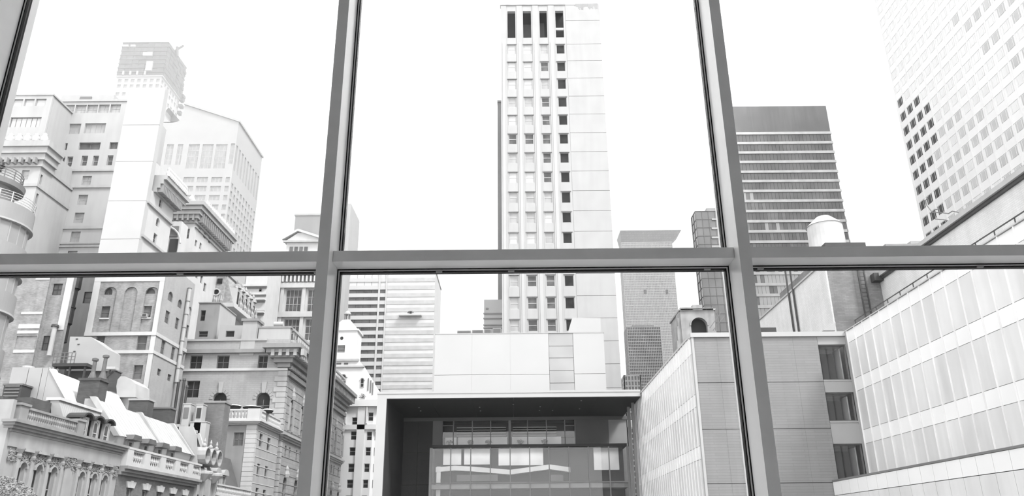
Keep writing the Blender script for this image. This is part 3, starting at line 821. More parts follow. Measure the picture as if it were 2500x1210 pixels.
ld = thing('wall_ladder', 'dark steel ladder fixed to the brown brick wall', 'ladder', (X1+3, Yk-.2, 20))
la, lb_ = f.u(2097, 700), f.u(2112, 700)
for x in (la, lb_): MB().box(x-.05, x+.05, Yk-.3, Yk-.2, ZR-.5, f.v(2100, 612)).build('stile', FR_DARK, ld)
z = ZR-.4
while z < f.v(2100, 614):
    MB().box(la, lb_, Yk-.27, Yk-.23, z-.02, z+.02).build('rung', FR_DARK, ld); z += .33
tr = thing('roof_hatch', 'white sloped hatch box on the roof at the foot of the pale wall', 'hatch', (X1-1, Yk-1, ZR))
f4 = Fac('S', 56.)
MB().prism(f4, [f4.uv(2010, 806), f4.uv(2040, 806), f4.uv(2040, 785)], -1, 0).build('lid', WHITEM, tr)
f5 = Fac('S', 55.)
a2, b2, c2, d2 = f5.rect(1858, 799, 1895, 805); u2 = thing('roof_duct', 'short dark duct lying on the roof beside the mullion', 'duct', ((a2+b2)/2, 55, c2))
MB().box(a2, b2, 55, 55.6, ZR, d2).build('duct_run', FR_DARK, u2)
# twig
tw = thing('bare_branch', 'thin bare branch hanging over the brick coping', 'branch', (X2, 40, z2_+.3))
f6 = Fac('L', X2-.3)
def P6(x, y): u, v = f6.uv(x, y); return f6.pt(u, v)
for pts in ([(2348, 524), (2340, 518), (2325, 515), (2316, 521), (2295, 518), (2277, 519), (2262, 500), (2257, 488)], [(2322, 541), (2305, 536), (2283, 534)], [(2277, 519), (2281, 512), (2290, 510)], [(2262, 500), (2260, 489), (2266, 480)]):
    MB().tube([P6(*p) for p in pts], .035, 5).build('twig', M('bark_grey', .3, .9), tw)
# water tank on its stand
ft = Fac('S', 98.)
wt = thing('water_tank', 'white rooftop water tank with a low cone lid on a dark platform', 'water tank', (ft.u(2040, 600), 100, 0))
cx = ft.u(2033, 560); rr = (ft.u(2077, 560)-ft.u(1990, 560))/2
zb1, ze, za = ft.v(2040, 597), ft.v(2030, 537), ft.v(2040, 514)
MB().lathe((cx, 98+rr, 0), [(rr, zb1), (rr*.985, (zb1+ze)/2), (rr*.97, ze)], 28).build('tank', M('tank_white', .97, .5), wt, smooth=False)
MB().lathe((cx, 98+rr, 0), [(rr*1.03, ze-.02), (rr*.4, za), (rr*.36, za+.02)], 28).build('cone_lid', M('tank_white', .97, .5), wt)
MB().cyl((cx+rr*.98, 98.8, zb1), (cx+rr*.98, 98.8, za-.5), .05, .05, 6).build('overflow_pipe', FR_MID, wt)
MB().box(ft.u(2009, 600), ft.u(2107, 600), 97.2, 98+2*rr+.5, zb1-.55, zb1).build('platform', FR_DARK, wt)
for dx in (-.8, .8):
    for dy in (-.8, .8):
        MB().box(cx+dx*rr*.8-.12, cx+dx*rr*.8+.12, 98+rr+dy*rr*.8-.12, 98+rr+dy*rr*.8+.12, ft.v(2040, 640), zb1-.5).build('leg', FR_DARK, wt)
lf = thing('tank_building', 'grey flat roofed building under the white water tank', 'building', (45, 105, 0))
zq = ft.v(2040, 640)
MB().box(ft.u(1985, 640), ft.u(2270, 640), 97, 112, 0, zq).build('body', BRKD, lf)
MB().box(ft.u(2172, 600), ft.u(2262, 600), 99, 106, zq, ft.v(2200, 588)).build('bulkhead', M('bulkhead_grey', .5, .7), lf)
MB().box(ft.u(2238, 590), ft.u(2262, 590), 99.5, 104, ft.v(2200, 588), ft.v(2250, 578)).build('bulkhead', PALE, lf)
# crenellated stone tower
fk = Fac('S', 92.)
STN = M('weathered_stone', .60, .85, .2, .2, .8, streak=.2)
ck = thing('stone_belfry', 'weathered stone church tower top with one dark arched opening', 'church tower', (fk.u(1700, 800), 95, 0))
a, b = fk.u(1664, 800), fk.u(1748, 800); zk = fk.v(1700, 754)
aw = fk.rect(1687, 775, 1727, 812)
mb = MB(); mb.wall(fk, a, b, 15, zk, [(aw[0], aw[1], aw[2], aw[3], 'arch')], .7); mb.build('wall', STN, ck)
MB().box(a, b, 93.6, 98, 15, zk).build('body', STN, ck)
MB().fb(fk, aw[0]-.1, aw[1]+.1, aw[2], aw[3], -.75, -.65).build('louver_opening', M('void_dark', .06, .9), ck)
for x0, x1, y0, y1 in ((1660, 1690, 757, 751), (1690, 1714, 756, 745), (1714, 1740, 757, 752)):
    MB().box(fk.u(x0, 752), fk.u(x1, 752), 91.8, 92.5, fk.v(x0, y0), fk.v(x0, y1)).build('merlon', STN, ck)
MB().box(a-.15, b+.15, 91.8, 98.1, zk-.2, zk).build('string_course', STN, ck)
# stepped buttress on the far corner
for k, (x, y0, y1) in enumerate(((1661, 760, 775), (1657, 775, 795), (1654, 795, 830), (1651, 830, 880))):
    MB().box(fk.u(x, 800), a+.05, 92.2, 94, fk.v(x, y1), fk.v(x, y0)).build('buttress', STN, ck)
hoops = MB()
for k in range(10):
    t0, t1 = math.pi*k/10, math.pi*(k+1)/10; r_ = (aw[1]-aw[0])/2; cxx, cz = (aw[0]+aw[1])/2, aw[3]-r_
    hoops.prism(fk, [(cxx-r_*1.15*math.cos(t0), cz+r_*1.15*math.sin(t0)), (cxx-r_*math.cos(t0), cz+r_*math.sin(t0)), (cxx-r_*math.cos(t1), cz+r_*math.sin(t1)), (cxx-r_*1.15*math.cos(t1), cz+r_*1.15*math.sin(t1))], -.1, .12)
hoops.build('hood_mould', STN, ck)
st2 = thing('roof_stair', 'thin steel stair rising beside the stone belfry', 'stair', (fk.u(1745, 790), 91, ZR))
for x0, y0, x1, y1 in ((1733, 800, 1762, 760), (1741, 806, 1768, 772)):
    MB().tube([Fac('S', 91.).pt(*Fac('S', 91.).uv(x0, y0)), Fac('S', 91.).pt(*Fac('S', 91.).uv(x1, y1))], .05, 5).build('stringer', FR_MID, st2)
for x, y0, y1 in ((1747, 806, 755), (1752, 806, 750)):
    F9 = Fac('S', 91.); MB().tube([F9.pt(*F9.uv(x, y0)), F9.pt(*F9.uv(x, y1))], .05, 5).build('post', FR_MID, st2)
# ================================================================ hotel block behind the row houses
CREAM = M('cream_wall', .74, .8, .25, .05, .3, streak=.06)
WHITEW = M('white_render', .79, .7, .25, .03, .3)
BRG = M('brick_grey', .62, .85, .2, .2, .7, brick=(.32, .1, .74), streak=.14)
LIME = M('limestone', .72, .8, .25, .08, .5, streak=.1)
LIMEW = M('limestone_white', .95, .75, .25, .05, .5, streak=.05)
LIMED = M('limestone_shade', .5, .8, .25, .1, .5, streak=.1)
hotel = thing('hotel_block', 'tall pale hotel with a white blank chimney slab and heavy cornice', 'building', (-60, 115, 0))
FHm = Fac('S', 118.0)
def R(F, *r): return pxwins(F, r)
rowsA = [(155, 256, 181, 276), (183.5, 256, 210, 276), (212, 255.5, 238, 275.5), (240.5, 255, 266, 275), (269, 254.5, 294, 274.5)]
w = pxwins(FHm, rowsA, '', 'l', 'L', 2, 2)
w += pxwins(FHm, [(145, 302, 196, 327), (206, 300.5, 257, 325)], '', 'l', 'L', 4, 1)
w += pxwins(FHm, [(125, 349.5, 164, 366), (192.5, 347.5, 244.5, 365), (267, 347, 287, 363.5)], '', 'm', 'M', 2, 1)
w += pxwins(FHm, [(121, 382, 134, 406), (143, 382, 157, 406), (162.5, 382, 176.5, 406), (198, 380, 213, 404), (226, 380, 239.5, 404), (261, 379, 275, 403)], '', 'm', 'L', 1, 2)
for ra, rb in (((118, 429.6, 139, 453.5), (200, 429, 222.5, 451.5)), ((107, 476, 130, 500), (190, 475, 213, 500)), ((98, 520.6, 119.5, 545), (181, 519, 204, 544)), ((89, 566.7, 111.5, 591), (172.5, 565, 195, 590)), ((80, 613, 104, 637), (164, 612, 187, 636))):
    w += pxwins(FHm, [ra], '', 'd', 'L', 2, 2) + pxwins(FHm, [rb], '', 'l', 'L', 2, 2)
zh = FHm.v(220, 248)
hu0, hu1 = FHm.u(143, 260), FHm.u(306, 250)+3
zlow = FHm.v(100, 372)
facade(hotel, FHm, hu0-6.5, hu1, 0, zlow, [x for x in w if x[3] < zlow], CREAM, depth=.5, r=.3, t=.1)
facade(hotel, FHm, hu0, hu1, zlow, zh, [x for x in w if x[2] >= zlow], CREAM, depth=.5, r=.3, t=.1)
MB().box(hu0-6.4, hu1, 118.7, 128, 0, zlow).build('body', CREAM, hotel)
MB().box(hu0+.1, hu1, 118.7, 128, zlow, zh-.1).build('body', CREAM, hotel)
for y, h in ((417, .35), (456, .5), (556, .5), (594, .3), (602, .25)):
    z = FHm.v(170, y); MB().box(hu0-6.5, hu1, 117.75, 118.1, z-h/2, z+h/2).build('belt_course', LIME, hotel)
MB().box(hu0-.1, hu1, 117.8, 118.5, zh-.05, zh+.35).build('coping', CREAM, hotel)
f = Fac('S', 120.)
a, b = f.u(149, 240), f.u(278, 240); MB().box(a, b, 120, 126, zh, f.v(210, 231.5)).build('attic_box', CREAM, hotel)
a, b, c, d = f.rect(196, 236.5, 224, 245); MB().box(a, b, 119.85, 120, c, d).build('attic_vent', FR_MID, hotel)
MB().lathe((f.u(258, 228), 123, 0), [(1.3, f.v(258, 234)), (1.2, f.v(258, 226)), (.6, f.v(258, 222.5)), (.1, f.v(258, 222))], 14).build('roof_dome', LIME, hotel)
# white blank slab
FP2 = Fac('S', 107.)
sx0, sx1 = FP2.u(240, 613), FP2.u(335, 613)
ztop = FP2.v(352, 214)
jz = [FP2.v(300, y) for y in (214, 305, 394, 490, 583, 639)]
MB().box(sx0+.05, sx1-.05, 107.1, 108.2, FP2.v(300, 639), ztop-.1).build('slab_core', LIME, hotel)
for z1, z0 in zip(jz[:-1], jz[1:]):
    MB().box(sx0, sx1, 107, 107.3, z0+.03, z1-.03).build('slab_panel', WHITEW, hotel)
MB().box(sx0+.02, sx1, 107.3, 108.2, jz[-1], ztop-.05).build('slab_side', WHITEW, hotel)
# street side of the hotel above the roofs: X = sx1
FHr = Fac('R', sx1-.1)
ye = FHr.u(416, 560)
zc1 = FHr.v(375, 380)
FHc = Fac('R', sx1+1.5)
zc0 = Fac('R', sx1+.0).v(360, 452)
zct = FHc.v(400, 420)
w = pxwins(FHr, [(341, 500, 348, 520), (381, 531, 390, 554, 'arch', 'm', 'L', 1, 2), (337, 540, 344, 562), (374, 569, 383, 595), (351, 444, 358, 468), (389, 480, 397, 508)], '', 'm', 'L', 1, 2)
facade(hotel, FHr, 108.25, ye, FP2.v(300, 639), zc0, w, LIMEW, depth=.4, r=.25, t=.08)
MB().box(sx1-5, sx1-.6, 112, ye-.2, FP2.v(300, 639), zct).build('street_body', CREAM, hotel)
cm = MB(); cornice(cm, FHr, 109, ye, zc0, zct, 1.7, (0, 1), 4); cm.build('cornice', LIME, hotel)
n = 14
for i in range(n):
    y = 109.5+(ye-109.5)*i/(n-1)
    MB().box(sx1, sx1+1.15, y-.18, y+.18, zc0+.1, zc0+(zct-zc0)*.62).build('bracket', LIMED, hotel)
    MB().lathe((sx1+1.5, y, zct), [(.3, 0), (.34, .5), (.2, .9), (.26, 1.2), (.05, 1.6)], 8).build('antefix', LIMEW, hotel)
for y, h in ((505, .35), (596, .4)):
    z = FHr.v(375, y); MB().box(sx1-.1, sx1+.25, 107.4, ye, z-h, z).build('belt_course', LIME, hotel)
MB().box(sx1-2.2, sx1-1.2, 108, ye-1, zct, zct+3.0).build('attic_wall', LIMEW, hotel)
mr = MB(); mr.ext([(sx1-1.9, 0, zct+3.), (sx1-3.6, 0, zct+6.2), (sx1-4.2, 0, zct+6.2), (sx1-4.2, 0, zct+3.)], (0, 112, 0), (0, ye-2.5, 0)); mr.build('slate_roof', M('slate_dark', .3, .6, .3, .15, 1.), hotel)
# left wing and turret
FWg = Fac('S', 112.)
wg0, wg1 = FWg.u(-90, 300), FWg.u(129, 236)
zwg = FWg.v(70, 233)
w = pxwins(FWg, [(10, 242, 27, 259), (30, 242, 55, 259), (59, 241.5, 83, 258.5), (87, 241, 112, 258)], '', 'p', 'L', 1, 1)
w += pxwins(FWg, [(24, 286, 99, 310)], '', 'p', 'M', 6, 1)
facade(hotel, FWg, wg0, wg1, 0, zwg, w, CREAM, depth=.4, r=.25, t=.1)
MB().box(wg0, wg1-.05, 112.5, 119, 0, zwg-.05).build('wing_body', CREAM, hotel)
MB().box(wg0, wg1+.15, 111.85, 119, zwg, zwg+.3).build('wing_coping', CREAM, hotel)
FTu = Fac('S', 109.)
t1 = FTu.u(95, 430); t0 = FTu.u(-60, 430)
FTr = Fac('R', t1)
zco0, zco1 = FTu.v(70, 408), FTu.v(70, 352)
w = pxwins(FTu, [(52, 415, 70, 438), (40, 462, 59, 487), (30, 508, 50, 534)], '', 'l', 'L', 1, 2)
facade(hotel, FTu, t0, t1, 0, zco0, w, CREAM, depth=.4, r=.25, t=.1, name='turret_wall')
w = pxwins(FTr, [(95, 424, 103, 451), (84, 470, 93, 498), (74, 515, 83, 542), (65, 561, 74, 588)], '', 'm', 'L', 1, 2)
facade(hotel, FTr, 109.42, 118, 0, zco0, w, CREAM, depth=.4, r=.25, t=.08, name='turret_wall')
MB().box(t0, t1-.5, 109.5, 118, 0, zco1).build('turret_body', CREAM, hotel)
cm = MB()
for k in range(4):
    a_, b_ = zco0+(zco1-zco0)*k/4, zco0+(zco1-zco0)*(k+1)/4; w_ = .35*(k+1)
    cm.box(t0, t1+w_, 109-w_, 112, a_, b_)
cm.build('turret_cornice', LIME, hotel)
for k in range(9):
    x = t0+(t1-t0)*(k+.5)/9; MB().box(x-.2, x+.2, 107.75, 108.9, zco0+.3, zco0+1.2).build('bracket', LIMED, hotel)
for k in range(8):
    x = t0+(t1+.8-t0)*(k+.5)/8
    MB().lathe((x, 108.1, zco1), [(.55, 0), (.6, .5), (.35, 1.), (.4, 1.2), (.05, 1.5)], 10).build('antefix', LIMEW, hotel)
for y, h in ((404, .4), (452, .5)):
    z = FTu.v(70, y); MB().box(t0, t1+.2, 108.8, 118, z-h/2, z+h/2).build('belt_course', LIME, hotel)

# lower brick wing of the hotel, in front of the slab
brk = thing('arched_brick_wing', 'brick wing with three tall blind arches and pale corner strips', 'building', (-56, 112, 0))
FG_ = Fac('S', 106.9)
gx0, gx1 = FG_.u(233, 680), FG_.u(402, 680)
ztg = FG_.v(310, 640)
zb1_ = FG_.v(300, 687)
FGr = Fac('R', gx1)
A1, A2, A3 = FG_.rect(246, 700, 278, 808), FG_.rect(297, 700, 329, 808), FG_.rect(348, 700, 381, 808)
win_in = pxwins(Fac('S', 107.15), [(252, 702, 275, 719, 'arch', 'm', 'M', 2, 1), (245, 747, 267, 776, '', 'm', 'M', 1, 2), (350, 702, 380, 717, 'arch', 'm', 'M', 2, 1), (349, 746, 369, 775, '', 'm', 'M', 1, 2)])
lo = pxwins(FG_, [(234, 820, 255, 841), (334, 820, 357.5, 855), (325, 891, 347, 925), (238, 870, 258, 900)], '', 'm', 'M', 1, 2)
mb = MB(); mb.wall(FG_, gx0, gx1, 0, ztg, [A1+('arch',), A2+('arch',), A3+('arch',)] + [l[:4] for l in lo], .3)
mb.build('wall', BRG, brk)
F2 = Fac('S', 107.15)
facade(brk, F2, gx0+.3, gx1-.3, A1[2]-.2, A1[3]+.2, win_in, BRG, depth=.3, r=.2, t=.1, name='recessed_wall')
for l in lo: window(FG_, brk, *l[:4], pane='m', frame='M', nu=1, nv=2, r=.2, t=.1)
MB().box(gx0+.05, gx1-.45, 107.6, 117.5, 0, ztg).build('body', BRG, brk)
MB().box(gx0-.02, gx1+.05, 106.78, 107, zb1_, ztg).build('white_top', LIMEW, brk)
MB().box(gx0-.02, gx0+.9, 106.8, 107, FG_.v(230, 818), zb1_).build('corner_strip', LIMEW, brk)
MB().box(gx1-.6, gx1+.03, 106.8, 107, 0, zb1_).build('corner_strip', LIMEW, brk)
for y, h in ((815, .5), (859, .45)):
    z = FG_.v(300, y); MB().box(gx0, gx1+.1, 106.7, 107, z-h/2, z+h/2).build('belt_course', LIMEW, brk)
    MB().box(gx1, gx1+.12, 106.9, 117.6, z-h/2, z+h/2).build('belt_course', LIMEW, brk)
for r_ in (win_in[1], win_in[3]):
    MB().box(r_[0]-.15, r_[1]+.15, 106.95, 107.3, r_[2]-.2, r_[2]).build('sill', LIMEW, brk)
SIDEW = M('painted_brick', .74, .85, .2, .06, .5, brick=(.3, .1, .88), streak=.08)
w = pxwins(FGr, [(410, 711, 423, 736, 'arch', 'm', 'M', 1, 1), (434, 730, 445, 752, 'arch', 'm', 'M', 1, 1), (460, 748, 468, 769, 'arch', 'm', 'M', 1, 1)])
w += pxwins(FGr, [(403, 758, 414, 790), (428, 775, 437, 804), (454, 792, 460, 825), (393, 830, 403, 865), (418, 846, 427, 879), (445, 860, 452, 892), (384, 900, 393, 917), (409, 913, 418, 930), (437, 926, 444, 945)], '', 'm', 'M', 1, 2)
facade(brk, FGr, 107.22, 117.6, 0, ztg, w, SIDEW, depth=.3, r=.15, t=.07, name='side_wall')
dp = MB(); pts = [(457, 700), (455, 735), (449, 790), (442, 850), (436, 900), (432, 935)]
fpp = Fac('R', gx1+.3)
P_ = [fpp.pt(*fpp.uv(*p)) for p in pts]
ys = sum(p.y for p in P_)/len(P_)
MB().cyl((gx1+.4, ys, P_[-1].z), (gx1+.4, ys, P_[0].z), .28, .28, 10).build('vent_stack', M('stack_pale', .72, .5), brk)
for k in range(8):
    z = P_[-1].z+(P_[0].z-P_[-1].z)*k/7; MB().cyl((gx1+.4, ys, z-.06), (gx1+.4, ys, z+.06), .33, .33, 10).build('stack_collar', FR_MID, brk)
MB().cyl((gx1+.9, ys-.3, 10), (gx1+.9, ys-.3, P_[-1].z), .22, .22, 8).build('stack_foot', FR_DARK, brk)
acu = thing('air_conditioner', 'small window air conditioner in the right blind arch', 'air conditioner', F2.pt(win_in[3][0]+.6, win_in[3][2], 0))
MB().fb(F2, win_in[3][0]+.1, win_in[3][0]+.85, win_in[3][2]+.02, win_in[3][2]+.5, -.1, .45).build('housing', FR_LIGHT, acu)
MB().fb(F2, win_in[3][0]+.2, win_in[3][0]+.75, win_in[3][2]+.08, win_in[3][2]+.44, .45, .47).build('grille', FR_DARK, acu)

# neighbour with pale belts, and the light shaft between
jb = thing('belted_brick_house', 'narrow brick house with pale belts left of the dark light shaft', 'building', (-62, 104, 0))
FJ = Fac('S', 100.)
j0, j1, j2 = FJ.u(-40, 760), FJ.u(105, 760), FJ.u(152, 760)
ztj = FJ.v(100, 630)
blank = FJ.rect(38, 819, 88, 851)
mb = MB(); mb.wall(FJ, j0, j1, 0, ztj, [blank], .18); mb.build('wall', BRG, jb)
MB().box(j0, j1, 100.15, 106, 0, ztj).build('body', BRG, jb)
FJ2 = Fac('S', 100.9)
w = pxwins(FJ2, [(128, 692, 151, 720), (103, 819, 127, 855)], '', 'm', 'D', 2, 2)
facade(jb, FJ2, j1, j2+.1, 0, ztj, w, BRG, depth=.3, r=.15, t=.1)
MB().box(j1, j2, 101.3, 101.8, 0, ztj).build('body', BRG, jb)
for y0, y1 in ((671, 683), (761, 767), (791, 801.5), (807, 814), (853.6, 860.6)):
    ym = (y0+y1)/2; k = (ym-761)*-.21
    MB().fb(FJ, FJ.u(53+k+(18 if y0 < 690 else 0), ym), j1+(.0), FJ.v(70, y1), FJ.v(70, y0), 0, .08).build('pale_belt', LIMEW, jb)
MB().fb(FJ2, j2-.75, j2+.15, FJ2.v(145, 805), ztj, 0, .1).build('quoin_strip', LIMEW, jb)
MB().cyl((FJ2.u(133, 830), 100.4, FJ2.v(125, 870)), (FJ2.u(133, 830), 100.4, FJ2.v(133, 800)), .3, .3, 10).build('flue', M('flue_pale', .7, .5), jb)
MB().cyl((FJ2.u(133, 830), 100.4, FJ2.v(133, 800)), (FJ2.u(133, 830), 100.4, FJ2.v(133, 795)), .5, .45, 10).build('flue_cap', FR_DARK, jb)
sh = thing('shaft_wall', 'grey rear wall with one window deep in the light shaft', 'building', (-62, 125, 0))
FSh = Fac('S', 117.)
a, b = FSh.u(166, 760), FSh.u(236, 700)
w = pxwins(FSh, [(204, 712, 224, 740)], '', 'm', 'D', 1, 2)
facade(sh, FSh, a-2, b+1, 0, FSh.v(200, 640), w, LIMED, depth=.3, r=.15, t=.1)
ft_ = thing('boiler_flue', 'tall dark boiler flue climbing the light shaft', 'flue', (FSh.u(170, 760), 112, 10))
FF = Fac('S', 110.)
for y0, y1, o in ((835, 790, 0), (790, 750, .15), (750, 705, .0), (705, 640, .2)):
    x = 166+(760-(y0+y1)/2)*.235
    p = FF.uv(x, (y0+y1)/2)
    MB().cyl((p[0]+o, 110, FF.v(x, y0)), (p[0]+o, 110, FF.v(x, y1)), .75, .75, 14).build('flue_section', M('flue_dark', .1, .6, .3, .25, 1.), ft_)
    MB().cyl((p[0]+o, 110, FF.v(x, y1)-.12), (p[0]+o, 110, FF.v(x, y1)+.06), .85, .85, 14).build('flue_collar', M('flue_dark', .1), ft_)

# curved corner apartment house at the far left
KW = M('kerb_render', .5, .8, .25, .06, .4); KD = M('kerb_dark', .34, .8)
kb = thing('curved_apartment_house', 'apartment house with a rounded corner, glazed bands and white railings at left edge', 'building', (-46, 76, 0))
FK = Fac('S', 73.)
kr = 4.2
kcx = FK.u(71, 500)-kr*.98-.95; kcy = 73.+kr*.35
def kz(y, x=60): return FK.v(x, y)
lv = [(498, 537), (590, 655), (703, 750), (838, 900)]
zb_prev = None
n_ = 72
for i, (y1, y0) in enumerate(lv):
    z1, z0 = kz(y1, 66-i*12), kz(y0, 62-i*12)
    MB().lathe((kcx, kcy, 0), [(kr, z0), (kr, z1), (kr*.9, z1)], n_).build('band', KW, kb)
    MB().lathe((kcx, kcy, 0), [(kr*1.03, z0-.18), (kr*1.03, z0)], n_).build('lip', LIME, kb)
    zn = kz(lv[i+1][0], 60-i*12) if i+1 < len(lv) else 4.
    MB().lathe((kcx, kcy, 0), [(kr*.86, zn), (kr*.86, z0)], n_).build('core', KD, kb)
    for k in range(-8, 9):
        th = math.radians(-62+k*16); c_, s_ = math.cos(th), math.sin(th)
        r0 = kr*.93
        o = MB().box(-.52, .52, 0, .06, zn+.08, z0-.2)
        g = o.mesh('pane', M('curved_glass', .5, .15, .4, .1, .3))
        place(bpy.data.objects.new('pane', g), (kcx+r0*c_, kcy+r0*s_, 0), kb, rot=th+math.pi/2)
        o = MB().box(-.07, .07, -.08, .1, zn, z0); place(bpy.data.objects.new('mullion', o.mesh('mullion', FR_LIGHT)), (kcx+r0*math.cos(th+.14), kcy+r0*math.sin(th+.14), 0), kb, rot=th+.14+math.pi/2)
ztp = kz(498, 66)
MB().lathe((kcx-1.2, kcy+.6, 0), [(kr*.62, ztp), (kr*.62, kz(440, 40)), (kr*.8, kz(440, 40)), (kr*.82, kz(428, 40)), (kr*.7, kz(425, 40))], n_).build('upper_storey', KD, kb)
def ring(c, r, z, rad, mat, nm, root, n=28, a0=-math.pi, a1=math.pi*.3):
    pts = [Vector((c[0]+r*math.cos(a0+(a1-a0)*i/n), c[1]+r*math.sin(a0+(a1-a0)*i/n), z)) for i in range(n+1)]
    MB().tube(pts, rad, 5).build(nm, mat, root)
for j in range(4): ring((kcx, kcy), kr*.97, ztp+.3+j*.28, .035, FR_WHITE, 'rail', kb)
for k in range(15):
    th = -math.pi+k*math.pi*1.3/14; MB().box(kcx+kr*.97*math.cos(th)-.04, kcx+kr*.97*math.cos(th)+.04, kcy+kr*.97*math.sin(th)-.04, kcy+kr*.97*math.sin(th)+.04, ztp, ztp+1.18).build('baluster', FR_WHITE, kb)
zt2 = kz(425, 40)
for j in range(4): ring((kcx-1.2, kcy+.6), kr*.72, zt2+.3+j*.3, .04, FR_MID, 'rail', kb)
for k in range(12):
    th = -math.pi+k*math.pi*1.3/11; x_, y_ = kcx-1.2+kr*.72*math.cos(th), kcy+.6+kr*.72*math.sin(th); MB().box(x_-.04, x_+.04, y_-.04, y_+.04, zt2, zt2+1.25).build('baluster', FR_MID, kb)
pt = thing('terrace_plant', 'spiky potted plant on the top terrace at left edge', 'plant', (kcx, kcy-1.5, zt2))
MB().lathe((kcx+.4, kcy-1.2, zt2), [(.25, 0), (.35, .5), (.3, .5)], 10).build('pot', FR_MID, pt)
bush(pt, (kcx+.4, kcy-1.2, zt2+1.1), .75, 160, M('leaf_dark', .13, .7), leaf=.3, seed=5, squash=.8)

# second street palace with a deep cornice, behind the hotel
h2 = thing('cornice_palace', 'pale stone building with a deep bracketed cornice stepping down the street', 'building', (-50, 160, 0))
FQ = Fac('S', 150.)
q1 = FQ.u(474, 560); q0 = q1-9
FQr = Fac('R', q1)
zq0, zq1 = FQ.v(455, 545), FQ.v(455, 500)
ye2 = FQr.u(548, 600)
MB().box(q0, q1-.5, 150.4, ye2-.2, 0, zq1).build('body', LIMEW, h2)
facade(h2, FQ, q0, q1, 0, zq0, pxwins(FQ, [(452, 558, 462, 582)], '', 'm', 'L', 1, 2), LIMEW, depth=.4, r=.2, t=.1)
w = pxwins(FQr, [(485, 548, 491, 568), (497, 562, 503, 582), (509, 574, 514, 594), (487, 592, 492, 609), (468+8, 585, 481, 602), (489, 672, 495, 692), (497, 690, 503, 712), (478, 660, 484, 680)], '', 'm', 'L', 1, 2)
facade(h2, FQr, 150.42, ye2, 0, zq0, w, LIMEW, depth=.4, r=.2, t=.08)
cm = MB()
for k in range(5):
    a_, b_ = zq0+(zq1-zq0)*k/5, zq0+(zq1-zq0)*(k+1)/5; w_ = .42*(k+1)
    cm.box(q0, q1+w_, 150-w_, ye2+w_, a_, b_)
cm.build('cornice', LIME, h2)
for k in range(16):
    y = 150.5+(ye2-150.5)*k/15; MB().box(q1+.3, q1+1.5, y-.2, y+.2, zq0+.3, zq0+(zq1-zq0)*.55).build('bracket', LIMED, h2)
    MB().lathe((q1+1.7, y, zq1), [(.3, 0), (.36, .4), (.22, .8), (.05, 1.3)], 8).build('antefix', LIMEW, h2)
for k in range(8): MB().box(q0+1+k*1.1, q0+1.35+k*1.1, 148.9, 149.8, zq0+.3, zq0+(zq1-zq0)*.5).build('bracket', LIMED, h2)
for x in (440, 456, 472):
    p = FQ.uv(x, 493); MB().lathe((p[0], 149, zq1), [(.8, 0), (.9, .6), (.5, 1.2), (.1, 1.9)], 10).build('antefix', LIMEW, h2)
for y, h in ((575, .4),): 
    z = FQr.v(500, y); MB().box(q1, q1+.3, 150, ye2, z-.3, z).build('belt_course', LIME, h2)
# chimney like bulkhead between the two palaces
bk = thing('stair_bulkhead', 'small grey stair bulkhead with a dark door between the two cornices', 'bulkhead', (-50, 135, 0))
fb_ = Fac('S', 138.)
a, b, c, d = fb_.rect(411, 540, 438, 625); MB().box(a, b, 138, 141, 0, d).build('wall', LIMEW, bk)
a, b, c, d = fb_.rect(413, 584, 433, 625); MB().box(a, b, 137.8, 138, c, d).build('door', FR_DARK, bk)
a, b, c, d = fb_.rect(413, 553, 436, 578); MB().box(a, b, 137.7, 138, c, d).build('louver', FR_MID, bk)
arcp = [fb_.pt(*fb_.uv(x, y), .6) for x, y in ((408, 553), (418, 556), (430, 563), (438, 572), (442, 584), (443, 596))]
MB().tube(arcp, .18, 6).build('awning_hoop', LIMEW, bk)
# ================================================================ row houses along the street, X = -35 facing +X
XS = -35.0; FR_ = Fac('R', XS)
BROWN = M('brownstone', .52, .85, .2, .12, .8, streak=.15)
BROWNL = M('brownstone_light', .66, .85, .2, .1, .8, streak=.12)
ROOFW = M('standing_seam_pale', 1.3, .5, .4, .05, .6)
ROOFG = M('lead_grey', .62, .55, .4, .08, .6)
SLATE = M('slate', .2, .6, .3, .2, 2.)
BRKR = M('brick_red_grey', .40, .85, .2, .12, .6, brick=(.3, .1, .75), streak=.1)
BRKDK = M('brick_sooty', .2, .9, .2, .15, .6, brick=(.3, .1, .7))
def baluster_run(root, F, u0, u1, z0, z1, w=.0, pitch=.32, mat=LIME, d=.34, rail=True):
    n = max(2, int((u1-u0)/pitch))
    me = MB().lathe((0, 0, 0), [(.09, 0), (.05, (z1-z0)*.18), (.13, (z1-z0)*.42), (.05, (z1-z0)*.75), (.09, (z1-z0)*.82)], 8).mesh('baluster', mat)
    for i in range(n):
        u = u0+(u1-u0)*(i+.5)/n
        place(bpy.data.objects.new('baluster', me), F.pt(u, z0, w-d/2), root)
    MB().fb(F, u0, u1, z0+(z1-z0)*.82, z1, w-d, w).build('balustrade_rail', mat, root)
    MB().fb(F, u0, u1, z0-.25, z0, w-d, w).build('balustrade_base', mat, root)
